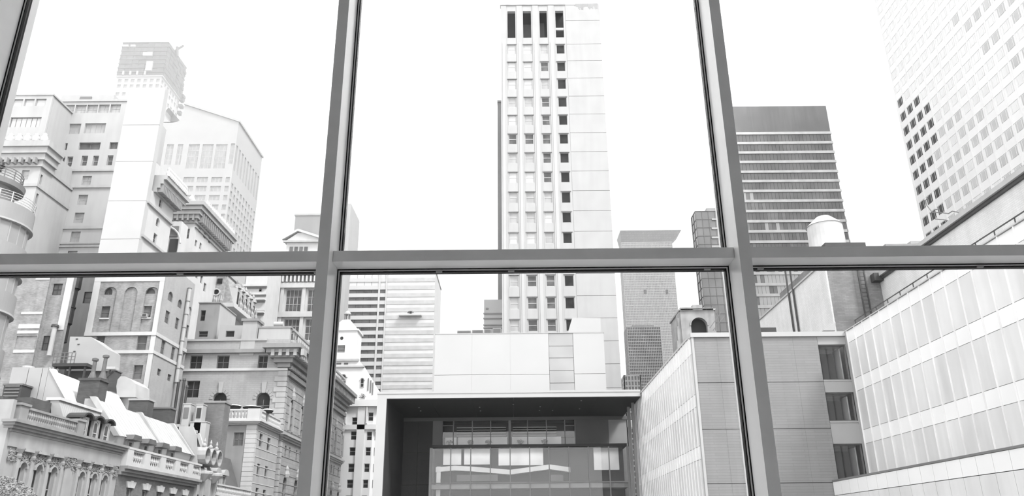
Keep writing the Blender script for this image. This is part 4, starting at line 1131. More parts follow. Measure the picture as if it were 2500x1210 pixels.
# ---- mansion
A0, A1 = 54.86, 71.0
man = thing('brownstone_mansion', 'wide brownstone mansion with roof balustrade, arched windows and carved capitals', 'house', (-40, 63, 0))
ZCn = 20.2
FSA = Fac('S', A0)
wp = [(46, 1112, 57, 1158), (86, 1119, 97, 1181), (122.5, 1125, 134.5, 1188), (193.5, 1138, 204, 1193), (225, 1142, 235, 1202), (251.5, 1148, 261.5, 1204)]
WZ1, WZ0 = 17.55, 14.7
us = [FR_.u((a+c)/2, 1150) for a, b, c, d in wp]
wins = [(u-.42, u+.42, WZ0, WZ1, 'arch', 'd', 'L', 1, 2) for u in us]
facade(man, FR_, A0, A1, 0, ZCn-.9, wins, BROWNL, depth=.45, r=.25, t=.09)
MB().box(-50, XS-.5, A0+.02, A1-.02, 0, ZCn).build('body', BROWN, man)
cm = MB(); cornice(cm, FR_, A0, A1, ZCn-.75, ZCn, .75, (1, 0), 4); cm.build('cornice', BROWN, man)
MB().fb(FR_, A0, A1, ZCn-1.75, ZCn-.75, 0, .12).build('frieze', BROWNL, man)
done_u = []
for i in range(len(us)):
    for s_ in (-1, 1):
        u = us[i]+s_*.85
        if any(abs(u-q) < .42 for q in done_u): continue
        done_u.append(u)
        MB().fb(FR_, u-.17, u+.17, WZ0-1.5, WZ1+.2, 0, .22).build('pilaster', BROWNL, man)
        MB().lathe(FR_.pt(u, WZ1+.2, .12), [(.2, 0), (.24, .15), (.2, .3), (.36, .62), (.36, .7)], 8).build('capital', BROWN, man)
    MB().fb(FR_, us[i]-1.05, us[i]+1.05, ZCn-1.95, ZCn-1.75, 0, .35).build('architrave', BROWNL, man)
    k = MB()
    for t in range(8):
        t0, t1 = math.pi*t/8, math.pi*(t+1)/8
        k.prism(FR_, [(us[i]+r*math.cos(q)*-1, WZ1-.42+r*math.sin(q)) for r, q in ((.58, t0), (.42, t0), (.42, t1), (.58, t1))], 0, .15)
    k.build('arch_hood', BROWNL, man)
MB().fb(FR_, A0, A1, WZ0-.75, WZ0-.35, 0, .35).build('sill_course', BROWNL, man)
um = (us[2]+us[3])/2
MB().fb(FR_, um-.55, um+.55, WZ0, WZ1+.3, 0, .1).build('carved_panel', BROWNL, man)
# roof balustrade
ub0, ub1 = FR_.u(47, 1010), FR_.u(204, 1050)
for u in (ub0+.45, ub1-.5):
    MB().fb(FR_, u-.5, u+.5, ZCn, ZCn+1.2, -.85, .05).build('pedestal', BROWN, man)
    MB().fb(FR_, u-.6, u+.6, ZCn+1.15, ZCn+1.32, -.95, .15).build('pedestal_cap', BROWN, man)
baluster_run(man, FR_, ub0+1, ub1-1, ZCn+.25, ZCn+1.15, 0, .28, BROWN)
# mansard with three hooded dormers
ud = [65.15, 67.0, 68.85]
ZM = ZCn+3.0; Ms = 64.2
for k in range(22):
    y0 = Ms+(A1-Ms)*k/22; y1 = Ms+(A1-Ms)*(k+1)/22
    MB().hexa([(-37.4, y0+.012, ZCn), (-36.1, y0+.012, ZCn), (-36.1, y1-.012, ZCn), (-37.4, y1-.012, ZCn), (-38.2, y0+.012, ZM), (-37.5, y0+.012, ZM), (-37.5, y1-.012, ZM), (-38.2, y1-.012, ZM)]).build('roof_sheet', ROOFG, man)
MB().box(-38.5, -37.3, Ms-.1, A1, ZM, ZM+.22).build('roof_curb', M('curb_white', 1.1, .5), man)
MB().box(-48, -38, Ms+.1, A1, ZCn, ZM-.05).build('roof_body', SLATE, man)
MB().box(-47, -38.2, 58.2, Ms-.02, ZCn, ZCn+2.3).build('roof_bulkhead', BRKDK, man)
MB().box(-39.2, -38.0, 61.4, Ms-.05, ZCn, ZCn+2.75).build('roof_bulkhead', BRKDK, man)
for u in ud:
    FDm = Fac('R', -35.45)
    mb = MB(); mb.wall(FDm, u-.52, u+.52, ZCn, ZCn+1.75, [(u-.4, u+.4, ZCn+.08, ZCn+1.6, 'arch')], .25); mb.build('dormer_front', FR_LIGHT, man)
    window(FDm, man, u-.4, u+.4, ZCn+.08, ZCn+1.6, 'm', 'W', 1, 2, .09, .06, 'arch')
    MB().box(-37.3, -35.72, u-.5, u+.5, ZCn, ZCn+1.72).build('dormer_cheek', M('hood_dark', .07, .6), man)
    h = MB()
    for t in range(10):
        q0, q1 = math.pi*t/10, math.pi*(t+1)/10
        pr = [(u+r*math.cos(q), ZCn+1.62+r*.55*math.sin(q)) for r, q in ((.86, q0), (.62, q0), (.62, q1), (.86, q1))]
        h.prism(FDm, pr, -1.2, .28)
    h.build('dormer_hood', M('hood_dark', .07, .6), man)
# carved garland between the capitals
rg = random.Random(3); gm = MB()
for _ in range(1500):
    u = rg.uniform(A0+.2, A1-.2); z = WZ1+.55+rg.uniform(-.4, .45)-.25*abs(math.sin(u*1.5)); r9 = rg.uniform(.035, .08)
    c = FR_.pt(u, z, .12); gm.add([c+Vector(v)*r9 for v in ((1.4, 0, 0), (-1, 0, 0), (0, 1, 0), (0, -1, 0), (0, 0, 1), (0, 0, -1))], [(0, 2, 4), (2, 1, 4), (1, 3, 4), (3, 0, 4), (2, 0, 5), (1, 2, 5), (3, 1, 5), (0, 3, 5)])
gm.build('carved_garland', BROWN, man, stuff=True)
# plain flank of the mansion
MB().box(-37.2, XS+.02, A0-.35, A0+.02, 0, ZCn+1.4).build('flank_wall', BROWNL, man)

# ---- second house: pale balustrade and long pale roof
B0, B1 = 71.1, 88.6
hb = thing('balustraded_row_house', 'brick row house with a white parapet balustrade and pale sloping roof', 'house', (-40, 80, 0))
wx = [(308, 325), (347, 363), (383, 397), (415, 429), (446, 458)]
zcb = 18.55
us = [FR_.u((a+b)/2, 1190) for a, b in wx]
facade(hb, FR_, B0, B1, 0, zcb, [(u-.5, u+.5, zcb-4.2, zcb-1.75, '', 'm', 'L', 1, 2) for u in us], BRKR, depth=.3, r=.15, t=.09)
MB().box(-39.2, XS-.4, B0+.02, B1-.02, 0, zcb+1.6).build('body', BRKR, hb)
for u in us:
    MB().prism(FR_, [(u-.65, zcb-1.75), (u+.65, zcb-1.75), (u+.95, zcb-1.2), (u-.95, zcb-1.2)], 0, .14).build('lintel', LIMEW, hb)
    MB().prism(FR_, [(u-.16, zcb-1.75), (u+.16, zcb-1.75), (u+.22, zcb-1.12), (u-.22, zcb-1.12)], .1, .2).build('keystone', LIMEW, hb)
    MB().fb(FR_, u-.6, u+.6, zcb-4.35, zcb-4.2, 0, .15).build('sill', LIME, hb)
cm = MB(); cornice(cm, FR_, B0, B1, zcb-.75, zcb, .8, (0, 0), 3); cm.build('cornice', BROWN, hb)
nb_ = 5
for i in range(nb_):
    a = B0+(B1-B0)*i/nb_; b = B0+(B1-B0)*(i+1)/nb_
    MB().fb(FR_, a, a+1.15, zcb, zcb+1.55, -.35, .6).build('pedestal', LIMEW, hb)
    baluster_run(hb, FR_, a+1.15, b, zcb+.4, zcb+1.5, .5, .34, LIMEW)
    MB().fb(FR_, a+.02, b, zcb, zcb+.4, -.2, .58).build('plinth', LIMEW, hb)
    MB().fb(FR_, a-.02, b-.02, zcb+1.46, zcb+1.65, -.3, .63).build('parapet_rail', LIMEW, hb)
for u in us[:4]:
    MB().box(-37.5, -35.6, u-.65, u+.65, zcb+.5, zcb+2.6).build('dormer', BROWN, hb)
    window(Fac('R', -35.45), hb, u-.4, u+.4, zcb+1.2, zcb+2.4, 'm', 'L', 1, 2, .08, .1)
    MB().prism(Fac('R', -35.2), [(u-.95, zcb+2.5), (u+.95, zcb+2.5), (u+.7, zcb+2.95), (u-.7, zcb+2.95)], -2.6, .25).build('dormer_roof', SLATE, hb)
# pale roof slope in seams: eaves behind the parapet up to the ridge
rz0, rz1 = zcb+2.7, zcb+6.0; rx0, rx1 = -35.6, -38.4
for k in range(24):
    y0 = B0+(B1-B0)*k/24; y1 = B0+(B1-B0)*(k+1)/24
    MB().hexa([(rx0-.3, y0+.02, rz0), (rx0, y0+.02, rz0), (rx0, y1-.02, rz0), (rx0-.3, y1-.02, rz0), (rx1-.3, y0+.02, rz1), (rx1, y0+.02, rz1), (rx1, y1-.02, rz1), (rx1-.3, y1-.02, rz1)]).build('roof_sheet', M('roof_sheet_pale', .78, .6, .3, .08, 1.5, streak=.08), hb)
for y in (B0+.1, (B0+B1)/2+.6, B1-.1):
    MB().ext([(rx0+.25, 0, rz0-.1), (rx1+.25, 0, rz1+.15), (rx1-.3, 0, rz1+.15), (rx0-.3, 0, rz0-.1)], (0, y-.22, 0), (0, y+.22, 0)).build('party_coping', LIME, hb)
MB().ext([(rx0-.1, 0, rz0), (rx1-.1, 0, rz1), (-39.2, 0, rz1), (-39.2, 0, zcb+1), (rx0-.6, 0, zcb+1)], (0, B0+.1, 0), (0, B1-.1, 0)).build('roof_body', ROOFG, hb)
# chimney with two pots
FCh = Fac('S', 74.5)
c0, c1, cz0, cz1 = FCh.rect(188, 922, 238, 1005)
MB().box(c0, c1, 74.5, 76.1, ZCn, cz1-.25).build('chimney_stack', BRKDK, hb)
MB().box(c0-.12, c1+.12, 74.4, 76.2, cz1-.25, cz1).build('chimney_cap', BRKDK, hb)
for x, yt in ((218, 869), (243, 861)):
    u = FCh.u(x, 900); z = FCh.v(x, yt)
    MB().lathe((u, 75.3, 0), [(.42, cz1), (.2, cz1+.7), (.17, z-.35)], 12).build('chimney_pot', SLATE, hb)
    MB().lathe((u, 75.3, 0), [(.18, z-.35), (.3, z-.28), (.3, z-.08), (.1, z)], 12).build('pot_cowl', SLATE, hb)
# rear block: clad gable and white roof slope
rb = thing('clad_rear_block', 'grey sheet clad gable with a bright white roof slope behind the mansion', 'building', (-44, 75, 0))
Yr = 72.5; FRb = Fac('S', Yr)
g = [FRb.uv(*p) for p in ((20, 985), (168, 985), (122, 903), (112, 892), (92, 897), (26, 898))]
xs_ = [FRb.u(20, 940), FRb.u(62, 940), FRb.u(96, 940), FRb.u(111, 940)]
zg = FRb.v(70, 896)
for a, b in zip(xs_[:-1], xs_[1:]):
    MB().box(a+.03, b-.03, Yr, Yr+.2, 20, zg-(.0 if b < xs_[2] else .05)).build('clad_sheet', ROOFG, rb)
p0, p1 = FRb.uv(122, 902), FRb.uv(162, 976)
MB().prism(FRb, [(xs_[3], 20), (p1[0], 20), p1, p0, (xs_[3], zg)], -.25, 0).build('clad_gable', ROOFG, rb)
MB().prism(FRb, [p0, (p0[0]+.35, p0[1]+.1), (p1[0]+.35, p1[1]), p1], -.5, .12).build('verge_trim', M('verge_white', 1.2, .5), rb)
yend = 86.
nsh = 12
for k in range(nsh):
    y0 = Yr+.3+(yend-Yr-.3)*k/nsh; y1 = Yr+.3+(yend-Yr-.3)*(k+1)/nsh
    MB().hexa([(p1[0]-.3, y0+.02, p1[1]), (p1[0], y0+.02, p1[1]), (p1[0], y1-.02, p1[1]), (p1[0]-.3, y1-.02, p1[1]), (p0[0]-.3, y0+.02, p0[1]), (p0[0], y0+.02, p0[1]), (p0[0], y1-.02, p0[1]), (p0[0]-.3, y1-.02, p0[1])]).build('roof_sheet', ROOFW, rb)
MB().ext([(p1[0]-.1, 0, p1[1]), (p0[0]-.1, 0, p0[1]), (xs_[0], 0, zg), (xs_[0], 0, 20), (p1[0]-.1, 0, 20)], (0, Yr+.25, 0), (0, yend, 0)).build('body', ROOFG, rb)
MB().cyl((FRb.u(52, 900), Yr+1, zg-.2), (FRb.u(52, 900), Yr+1, zg+.28), .55, .55, 16).build('roof_drum', WHITEM, rb)
a, b, c, d = FRb.rect(33, 944, 76, 980)
vb = thing('vent_housing', 'dark louvred vent housing standing before the grey clad gable', 'vent', ((a+b)/2, Yr-1.5, c))
MB().box(a, b, Yr-1.6, Yr-.1, 20, d-.15).build('housing', M('vent_housing_dark', .1, .6), vb)
MB().box(a-.1, b+.1, Yr-1.7, Yr-.05, d-.15, d).build('lid', SLATE, vb)
for k in range(4): MB().box(a+.15, b-.15, Yr-1.68, Yr-1.6, c+.2+k*.3, c+.32+k*.3).build('louver', FR_MID, vb)

# sheet metal box with a steel platform
FBx = Fac('S', 92.)
mbx = thing('sheet_metal_penthouse', 'pale sheet metal penthouse with a sloped corner before the light shaft', 'roof structure', (FBx.u(210, 860), 93, 20))
pl = [FBx.uv(*p) for p in ((162, 905), (262, 905), (265, 853), (222, 822), (171, 821))]
MB().prism(FBx, pl, -3, 0).build('shell', M('sheet_metal', .66, .5, .4, .05, .6), mbx)
for x, y in ((188, 827), (192, 840), (182, 857)):
    a, b, c, d = FBx.rect(x-2.5, y-1, x+2.5, y+1); MB().box(a, b, 91.93, 92, c, d).build('vent_slot', FR_DARK, mbx)
plf = thing('steel_platform', 'dark steel service platform with pipe railings below the light shaft', 'platform', (FBx.u(170, 890), 90, 20))
FPl = Fac('S', 90.)
a, b = FPl.u(127, 890), FPl.u(212, 890); zp = FPl.v(170, 886)
MB().box(a, b, 90, 91.8, zp-.35, zp).build('deck', FR_DARK, plf)
for k in range(7):
    x = a+(b-a)*.62*k/6; MB().box(x-.04, x+.04, 89.95, 90.03, zp, zp+1.25).build('post', FR_MID, plf)
for h in (.4, .8, 1.25): MB().box(a, a+(b-a)*.62, 89.96, 90.02, zp+h-.03, zp+h+.03).build('rail', FR_MID, plf)
for x in (a+.3, (a+b)/2, b-.3): MB().box(x-.1, x+.1, 90.2, 90.4, 15, zp-.3).build('leg', FR_DARK, plf)
dk = thing('machine_room', 'sooty brick machine room under the steel platform', 'roof structure', (FBx.u(170, 920), 92, 15))
a, b = FBx.u(150, 930), FBx.u(262, 930); MB().box(a, b, 92.2, 95, 15, FBx.v(200, 897)).build('wall', BRKDK, dk)
MB().box(a-.1, b+.1, 92.1, 95.1, FBx.v(200, 899), FBx.v(200, 896)).build('coping', FR_MID, dk)
# barrel tank, dish, brick stacks behind house two
FTk = Fac('S', 84.)
tk = thing('barrel_tank', 'pale horizontal barrel tank on the rear roof', 'tank', (FTk.u(312, 945), 85, 20))
FTk = Fac('S', 86.); u0, u1 = FTk.u(288, 945), FTk.u(331, 945); zz1 = FTk.v(312, 916); zz0 = FTk.v(312, 975)
MB().prism(FTk, [FTk.uv(*p) for p in ((286, 969), (331, 969), (331, 936), (318, 925), (304, 918), (294, 918), (287, 926), (284, 942))], -3.5, 0).build('barrel', M('tank_pale', .75, .5), tk)
MB().prism(FTk, [FTk.uv(*p) for p in ((262, 952), (296, 962), (328, 969), (328, 1060), (262, 1060))], -3.5, -.4).build('cradle', ROOFG, tk)
ds = thing('roof_antenna', 'small white antenna tray on a dark bracket by the barrel tank', 'antenna', (FTk.u(291, 930), 84, 22))
a, b = FTk.u(276, 908), FTk.u(306, 908); z = FTk.v(290, 909)
MB().box(a, b, 83.6, 84.4, z-.1, z+.18).build('tray', FR_WHITE, ds)
MB().tube([Vector(((a+b)/2, 84, 18)), Vector(((a+b)/2, 84, z-.1))], .07, 6).build('mast', FR_DARK, ds)
MB().tube([Vector((a+.2, 84, z-1.2)), Vector((b-.3, 84, z-.3))], .1, 6).build('bracket', FR_DARK, ds)
for lab, x0, x1, yt, Y in (('dark brick chimney stack with a pale cap behind the pale roof', 312, 359, 972, 82.), ('second brick chimney stack, right of the pale capped one', 374, 416, 993, 90.)):
    fz = Fac('S', Y); a, b = fz.u(x0, 1000), fz.u(x1, 1000); zt9 = fz.v((x0+x1)/2, yt)
    st9 = thing('brick_chimney', lab, 'chimney', ((a+b)/2, Y, 19), 'brick chimneys on the row houses')
    MB().box(a, b, Y, Y+1.4, 18, zt9-.2).build('stack', BRKDK, st9)
    MB().box(a-.1, b+.1, Y-.1, Y+1.5, zt9-.2, zt9).build('cap', LIME if x0 < 350 else FR_MID, st9)
f = Fac('S', 95.)
for lab, x0, y0, x1, y1 in (('white rooftop cabinet with a small door near the vent pipes', 446, 984, 464, 1022), ('white rooftop cabinet with an open dark hatch beside the brick stack', 478, 985, 494, 1022), ('low white rooftop box below the cabinets', 464, 1028, 503, 1050)):
    a, b, c, d = f.rect(x0, y0, x1, y1)
    t9 = thing('roof_cabinet', lab, 'roof cabinet', ((a+b)/2, 95, c), 'white cabinets on the rear roofs')
    MB().box(a, b, 95, 96.2, 18, d-.12).build('case', WHITEM, t9)
    MB().box(a-.06, b+.06, 94.95, 96.25, d-.12, d).build('lid', WHITEM, t9)
    if y0 < 1000: MB().box(a+.15, b-.15, 94.93, 95, c+.1, d-.5).build('door', FR_MID if x0 < 470 else FR_DARK, t9)
for lab, x0, x1, y0, y1 in (('tall dark vent pipe beside the brick wing', 425, 432, 921, 1002), ('shorter dark vent pipe beside the tall one', 435, 441, 938, 1002)):
    a, b = f.u(x0, 960), f.u(x1, 960)
    t9 = thing('vent_pipe', lab, 'pipe', ((a+b)/2, 96, 19), 'vent pipes on the rear roofs')
    MB().cyl(((a+b)/2, 97, 18), ((a+b)/2, 97, f.v(430, y0)), (b-a)/2, (b-a)/2, 12).build('pipe', FR_DARK, t9)
    MB().cyl(((a+b)/2, 97, f.v(430, y0)), ((a+b)/2, 97, f.v(430, y0)+.25), (b-a)*.7, (b-a)*.5, 12).build('cowl', FR_DARK, t9)

# ---- third house: three barrel dormers
C0, C1 = 88.8, 94.6
hc = thing('barrel_dormer_house', 'narrow carved house with three barrel dormers and scrolled balconies', 'house', (-40, 92, 0))
FSC = Fac('S', C0)
zc_ = 18.3
us = [FR_.u(x, 1190) for x in (488, 508, 535)]
us = [C0+1.0, C0+2.9, C0+4.8]
facade(hc, FR_, C0, C1, 0, zc_+1.6, [(u-.5, u+.5, zc_-4.6, zc_-1.2, '', 'm', 'L', 1, 3) for u in us], BROWNL, depth=.35, r=.2, t=.1)
MB().box(-42, XS-.4, C0+.02, C1-.02, 0, zc_+1.6).build('body', BROWNL, hc)
MB().prism(FSC, [FSC.uv(*p) for p in ((432, 1150), (480, 1150), (478, 1060), (470, 1040), (437, 1040))], -.4, .0).build('party_gable', LIME, hc)
MB().ext([(-36.2, 0, zc_+1.6), (-38.4, 0, zc_+6.2), (-42, 0, zc_+6.2), (-42, 0, zc_+1.6)], (0, C0+.4, 0), (0, C1, 0)).build('mansard', SLATE, hc)
MB().box(-38.9, -37.8, C0+.3, C1+.1, zc_+6.1, zc_+6.4).build('roof_curb', LIME, hc)
for u in us:
    q = MB(); N = 12
    for t in range(N):
        t0, t1 = 2*math.pi*t/N, 2*math.pi*(t+1)/N
        q.prism(Fac('R', -34.6), [(u+r*math.cos(a_), zc_+3.0+r*1.15*math.sin(a_)) for r, a_ in ((.82, t0), (.7, t0), (.7, t1), (.82, t1))], -2.6, .25)
    q.build('barrel_dormer', BROWNL, hc)
    MB().prism(Fac('R', -34.8), [(u+.72*math.cos(2*math.pi*t/14), zc_+3.0+.82*math.sin(2*math.pi*t/14)) for t in range(14)], -.1, 0).build('oculus_pane', G_DARK, hc)
    MB().lathe((-34.9, u, zc_+3.95), [(.22, 0), (.26, .2), (.1, .4), (.15, .6), (.03, 1.0)], 8).build('finial', LIME, hc)
for u in (us[0]+.4, us[2]-.3):
    MB().lathe(FR_.pt(u, zc_+.7, .2), [(.25, -.5), (.75, 0), (1.05, .3), (1.1, .55), (.95, .6)], 12).build('balcony', LIMEW, hc)
for u in [C0+.15] + [(a+b)/2 for a, b in zip(us[:-1], us[1:])] + [C1-.15]:
    MB().fb(FR_, u-.15, u+.15, 8, zc_+1.6, 0, .25).build('pilaster', LIME, hc)
    MB().lathe(FR_.pt(u, zc_+.6, .2), [(.2, 0), (.28, .4), (.15, .9)], 8).build('console', LIME, hc)
# ---- fourth house
E0 = FR_.u(623, 1080)
D0, D1 = 94.8, E0-.2
hd = thing('small_dormer_house', 'small house with rounded dormers and a white balcony beside the limestone annex', 'house', (-40, 97, 0))
MB().box(-44, XS-.4, D0+.02, D1, 0, 17.6).build('body', BRKR, hd)
us = [D0+1.4, D0+4.0]
facade(hd, FR_, D0, D1, 0, 17.2, [(u-.5, u+.5, 13.5, 15.8, '', 'm', 'L', 1, 2) for u in us], BRKR, depth=.3, r=.15, t=.1)
cm = MB(); cornice(cm, FR_, D0, D1, 16.6, 17.2, .7, (0, 0), 3); cm.build('cornice', BROWN, hd)
baluster_run(hd, FR_, D0, D1-.2, 17.5, 18.6, .4, .4, LIMEW)
MB().ext([(-36., 0, 17.6), (-38., 0, 22.6), (-43, 0, 22.6), (-43, 0, 17.6)], (0, D0+.1, 0), (0, D1-.1, 0)).build('mansard', SLATE, hd)
for u in us:
    MB().box(-37.4, -35.5, u-.7, u+.7, 17.6, 19.9).build('dormer', LIME, hd)
    window(Fac('R', -35.4), hd, u-.45, u+.45, 18.0, 19.7, 'm', 'L', 1, 2, .08, .05)
    MB().prism(Fac('R', -35.3), [(u+.95*math.cos(math.pi*t/8), 19.8+.7*math.sin(math.pi*t/8)) for t in range(9)], -2.2, .1).build('dormer_cap', LIME, hd)
MB().ext([(-35.2, 0, 19.0), (-37.6, 0, 24.4), (-38., 0, 24.4), (-35.6, 0, 19.0)], (0, D0-.1, 0), (0, D0+.3, 0)).build('party_coping', LIMEW, hd)
fz = Fac('S', 97.)
a, b = fz.u(494, 1020), fz.u(545, 1020)
MB().box(a, b, 97, 99, 15, fz.v(520, 981)).build('chimney_wall', BRKR, hd)
MB().box(a-.1, b+.1, 96.9, 99.1, fz.v(520, 983), fz.v(520, 978)).build('chimney_cap', BROWN, hd)

# ---- limestone annex with terrace and parasols
an = thing('limestone_annex', 'limestone annex with rusticated corner and a balustraded roof terrace', 'building', (-42, 108, 0))
FE = Fac('S', E0)
ex1 = XS+.0
zE = FE.v(600, 1036)
E1 = 118.3
w = pxwins(FE, [(570, 1055, 594, 1088)], '', 'm', 'M', 2, 2)
eq = FE.u(596, 1100)
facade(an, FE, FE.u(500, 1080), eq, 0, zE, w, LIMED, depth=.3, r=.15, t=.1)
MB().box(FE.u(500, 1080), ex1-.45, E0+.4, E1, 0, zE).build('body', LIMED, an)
for k in range(16):
    z0 = zE-.62*(k+1)-.02
    MB().box(eq, ex1, E0-.08, E0+.5, z0+.03, z0+.62-.03).build('quoin_block', LIMEW, an)
MB().box(eq, ex1-.02, E0-.05, E0+.5, 0, zE).build('corner_core', LIME, an)
w = pxwins(FR_, [(633, 1058, 641, 1090), (652, 1068, 660, 1099), (627, 1131, 634, 1163), (646, 1137, 653, 1168), (623, 1190, 630, 1225), (641, 1195, 648, 1228)], '', 'm', 'M', 1, 2)
facade(an, FR_, E0+.5, E1, 0, zE, w, LIME, depth=.35, r=.2, t=.08)
for k in range(11):
    z = zE-1.15*(k+.6); MB().fb(FR_, E0+.5, E1, z-.05, z+.05, 0, .05).build('string_line', LIMEW, an)
cm = MB()
for k in range(3): cm.box(FE.u(548, 1030), ex1+.25*(k+1), E0-.25*(k+1), E1, zE+.18*k, zE+.18*(k+1))
cm.build('cornice', LIMEW, an)
ztr = zE+.54
ux0 = FE.u(548, 1015)
baluster_run(an, FE, ux0, FE.u(606, 1015), ztr+.3, ztr+1.55, .35, .42, LIMEW)
MB().fb(FE, FE.u(606, 1015), ex1+.35, ztr, ztr+1.6, -.5, .4).build('terrace_pier', LIMEW, an)
FE2 = Fac('R', XS+.35)
baluster_run(an, FE2, E0+.9, E1-.5, ztr+.3, ztr+1.55, .0, .42, LIMEW)
fp = Fac('S', E0+2.0)
for lab, x, yt, rpx in (('dark patio umbrella beside the brick chimney on the terrace', 565, 983, 18), ('wide middle patio umbrella on the terrace', 608, 985, 24), ('patio umbrella nearest the arched window on the terrace', 649, 994, 15)):
    u = fp.u(x, 995); zt9 = fp.v(x, yt); r9 = fp.u(x+rpx, 995)-u
    t9 = thing('patio_umbrella', lab, 'umbrella', (u, E0+2.0+r9, ztr), 'umbrellas on the roof terrace')
    MB().lathe((u, E0+2.0+r9, 0), [(r9, zt9-.3), (r9*.97, zt9-.24), (r9*.5, zt9-.08), (.05, zt9)], 10).build('canopy', M('canopy_cloth', .95, .8), t9)
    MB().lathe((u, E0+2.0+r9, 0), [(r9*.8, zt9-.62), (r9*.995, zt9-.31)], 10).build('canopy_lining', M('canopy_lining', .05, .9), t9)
    MB().cyl((u, E0+2.0+r9, ztr), (u, E0+2.0+r9, zt9-.5), .04, .04, 6).build('pole', FR_DARK, t9)

# ---- clubhouse
CL0 = 119.4
cl = thing('clubhouse', 'large rusticated clubhouse with a great bracketed cornice and arched windows', 'building', (-45, 140, 0))
FCl = Fac('S', CL0)
cx0 = FCl.u(440, 900); zCl = FCl.v(560, 829); zBelt = FCl.v(560, 903)
zC0, zC1 = FCl.v(690, 897), FCl.v(690, 846)
CLU = M('club_stone', .66, .85, .2, .07, .6, brick=(.9, .3, .95), streak=.08)
CLR = M('club_stone_street', .62, .85, .2, .08, .6, brick=(1.3, .55, .9), streak=.1)
w = pxwins(FCl, [(463, 867.5, 493, 900), (529, 867.5, 559, 900), (630, 867, 653, 900), (454, 929, 486, 970)], '', 'd', 'M', 2, 2)
w += pxwins(FCl, [(518, 957, 552, 1015, 'arch', 'd', 'M', 2, 3), (624, 957, 658, 1020, 'arch', 'd', 'M', 2, 3)])
facade(cl, FCl, cx0-2, XS, 0, zCl, w, CLU, depth=.5, r=.25, t=.1)
MB().box(cx0-2, XS-.6, CL0+.6, 163., 0, zCl-.1).build('body', CLU, cl)
for wx_ in w[4:]:
    k = MB(); r_ = (wx_[1]-wx_[0])/2; c_ = (wx_[0]+wx_[1])/2; zz_ = wx_[3]-r_
    for t in range(9):
        t0, t1 = math.pi*t/9+.02, math.pi*(t+1)/9-.02
        MB().prism(FCl, [(c_-r*math.cos(q), zz_+r*math.sin(q)) for r, q in ((r_*1.5, t0), (r_*1.02, t0), (r_*1.02, t1), (r_*1.5, t1))], 0, .1).build('voussoir', CLU, cl)
    MB().prism(FCl, [(c_-.25, wx_[3]-.1), (c_+.25, wx_[3]-.1), (c_+.4, wx_[3]+1.6), (c_-.4, wx_[3]+1.6)], 0, .25).build('keystone', LIME, cl)
MB().fb(FCl, cx0-2, XS+.1, zBelt-.15, zBelt+.25, 0, .25).build('belt_course', LIMEW, cl)
MB().fb(FCl, cx0-2, FCl.u(650, 855), FCl.v(560, 862), FCl.v(560, 853), 0, .5).build('string_cornice', LIMED, cl)
MB().fb(FCl, cx0-2, FCl.u(650, 855), zCl-.2, zCl+.1, -.5, .2).build('coping', LIME, cl)
# rusticated corner piers
q0 = FCl.u(668, 950)
k = 0; z = zBelt-.2
while z > 6:
    MB().box(q0+(.0 if k % 2 else .5), XS+.12, CL0-.12, CL0+.9, z-.78, z-.04).build('quoin_block', LIME, cl); z -= .82; k += 1
# the great cornice round the corner
qc = FCl.u(650, 870)
cm = MB()
for k in range(5):
    a_, b_ = zC0+(zC1-zC0)*k/5, zC0+(zC1-zC0)*(k+1)/5; w_ = .5*(k+1)
    cm.box(qc+2.5-w_, XS+w_, CL0-w_, 163., a_, b_)
cm.build('great_cornice', LIMED, cl)
for k in range(5):
    x = qc+1.6+k*1.15; MB().box(x-.25, x+.25, CL0-2.1, CL0-.4, zC0+(zC1-zC0)*.45, zC0+(zC1-zC0)*.75).build('bracket', LIME, cl)
for k in range(38):
    y = CL0+.6+k*1.15; MB().box(XS+.4, XS+2.1, y-.25, y+.25, zC0+(zC1-zC0)*.45, zC0+(zC1-zC0)*.75).build('bracket', LIME, cl)
for k in range(54):
    y = CL0+.4+k*.8; MB().box(XS+.1, XS+.7, y-.16, y+.16, zC0-.2, zC0+.3).build('dentil', LIME, cl)
MB().box(XS, XS+.45, CL0, 163., zC0-1.2, zC0-.5).build('frieze_band', LIMED, cl)
# street side: tall windows, small windows, lower arches
wl_ = []
for y in range(7):
    u = CL0+4.3+6.4*y
    wl_.append((u-.75, u+.75, FR_.v(707, 1052), FR_.v(707, 972), 'arch', 'd', 'M', 1, 3))
    wl_.append((u-1.6, u-.75, FR_.v(705, 1118), FR_.v(705, 1090), '', 'd', 'M', 1, 2))
    wl_.append((u+.75, u+1.6, FR_.v(705, 1118), FR_.v(705, 1090), '', 'd', 'M', 1, 2))
    wl_.append((u-.9, u+.9, 8.0, FR_.v(690, 1160), 'arch', 'd', 'M', 1, 3))
zf = zC0-1.2
facade(cl, FR_, CL0+.52, 163., 0, zf+1.2, wl_, CLR, depth=.6, r=.4, t=.1)
for y in range(7):
    u = CL0+4.3+6.4*y; zt9 = FR_.v(707, 972)
    MB().lathe(FR_.pt(u, zt9, .1), [(.35, 0), (.42, .6), (.25, 1.1), (.3, 1.4), (.05, 2.0)], 8).build('keystone', LIME, cl)
    MB().fb(FR_, u-1.35, u-1.0, FR_.v(707, 1052), zt9-.6, 0, .25).build('surround', LIME, cl)
    MB().fb(FR_, u+1.0, u+1.35, FR_.v(707, 1052), zt9-.6, 0, .25).build('surround', LIME, cl)
    MB().lathe(FR_.pt(u, FR_.v(690, 1160)-.2, .15), [(.4, 0), (.5, .5), (.3, 1.0), (.35, 1.3), (.05, 1.8)], 8).build('keystone', LIME, cl)
zz9 = FR_.v(700, 1062)
cm = MB()
for k in range(3): cm.box(q0, XS+.25*(k+1), CL0-.25*(k+1), 163., zz9-.9+.3*k, zz9-.6+.3*k)
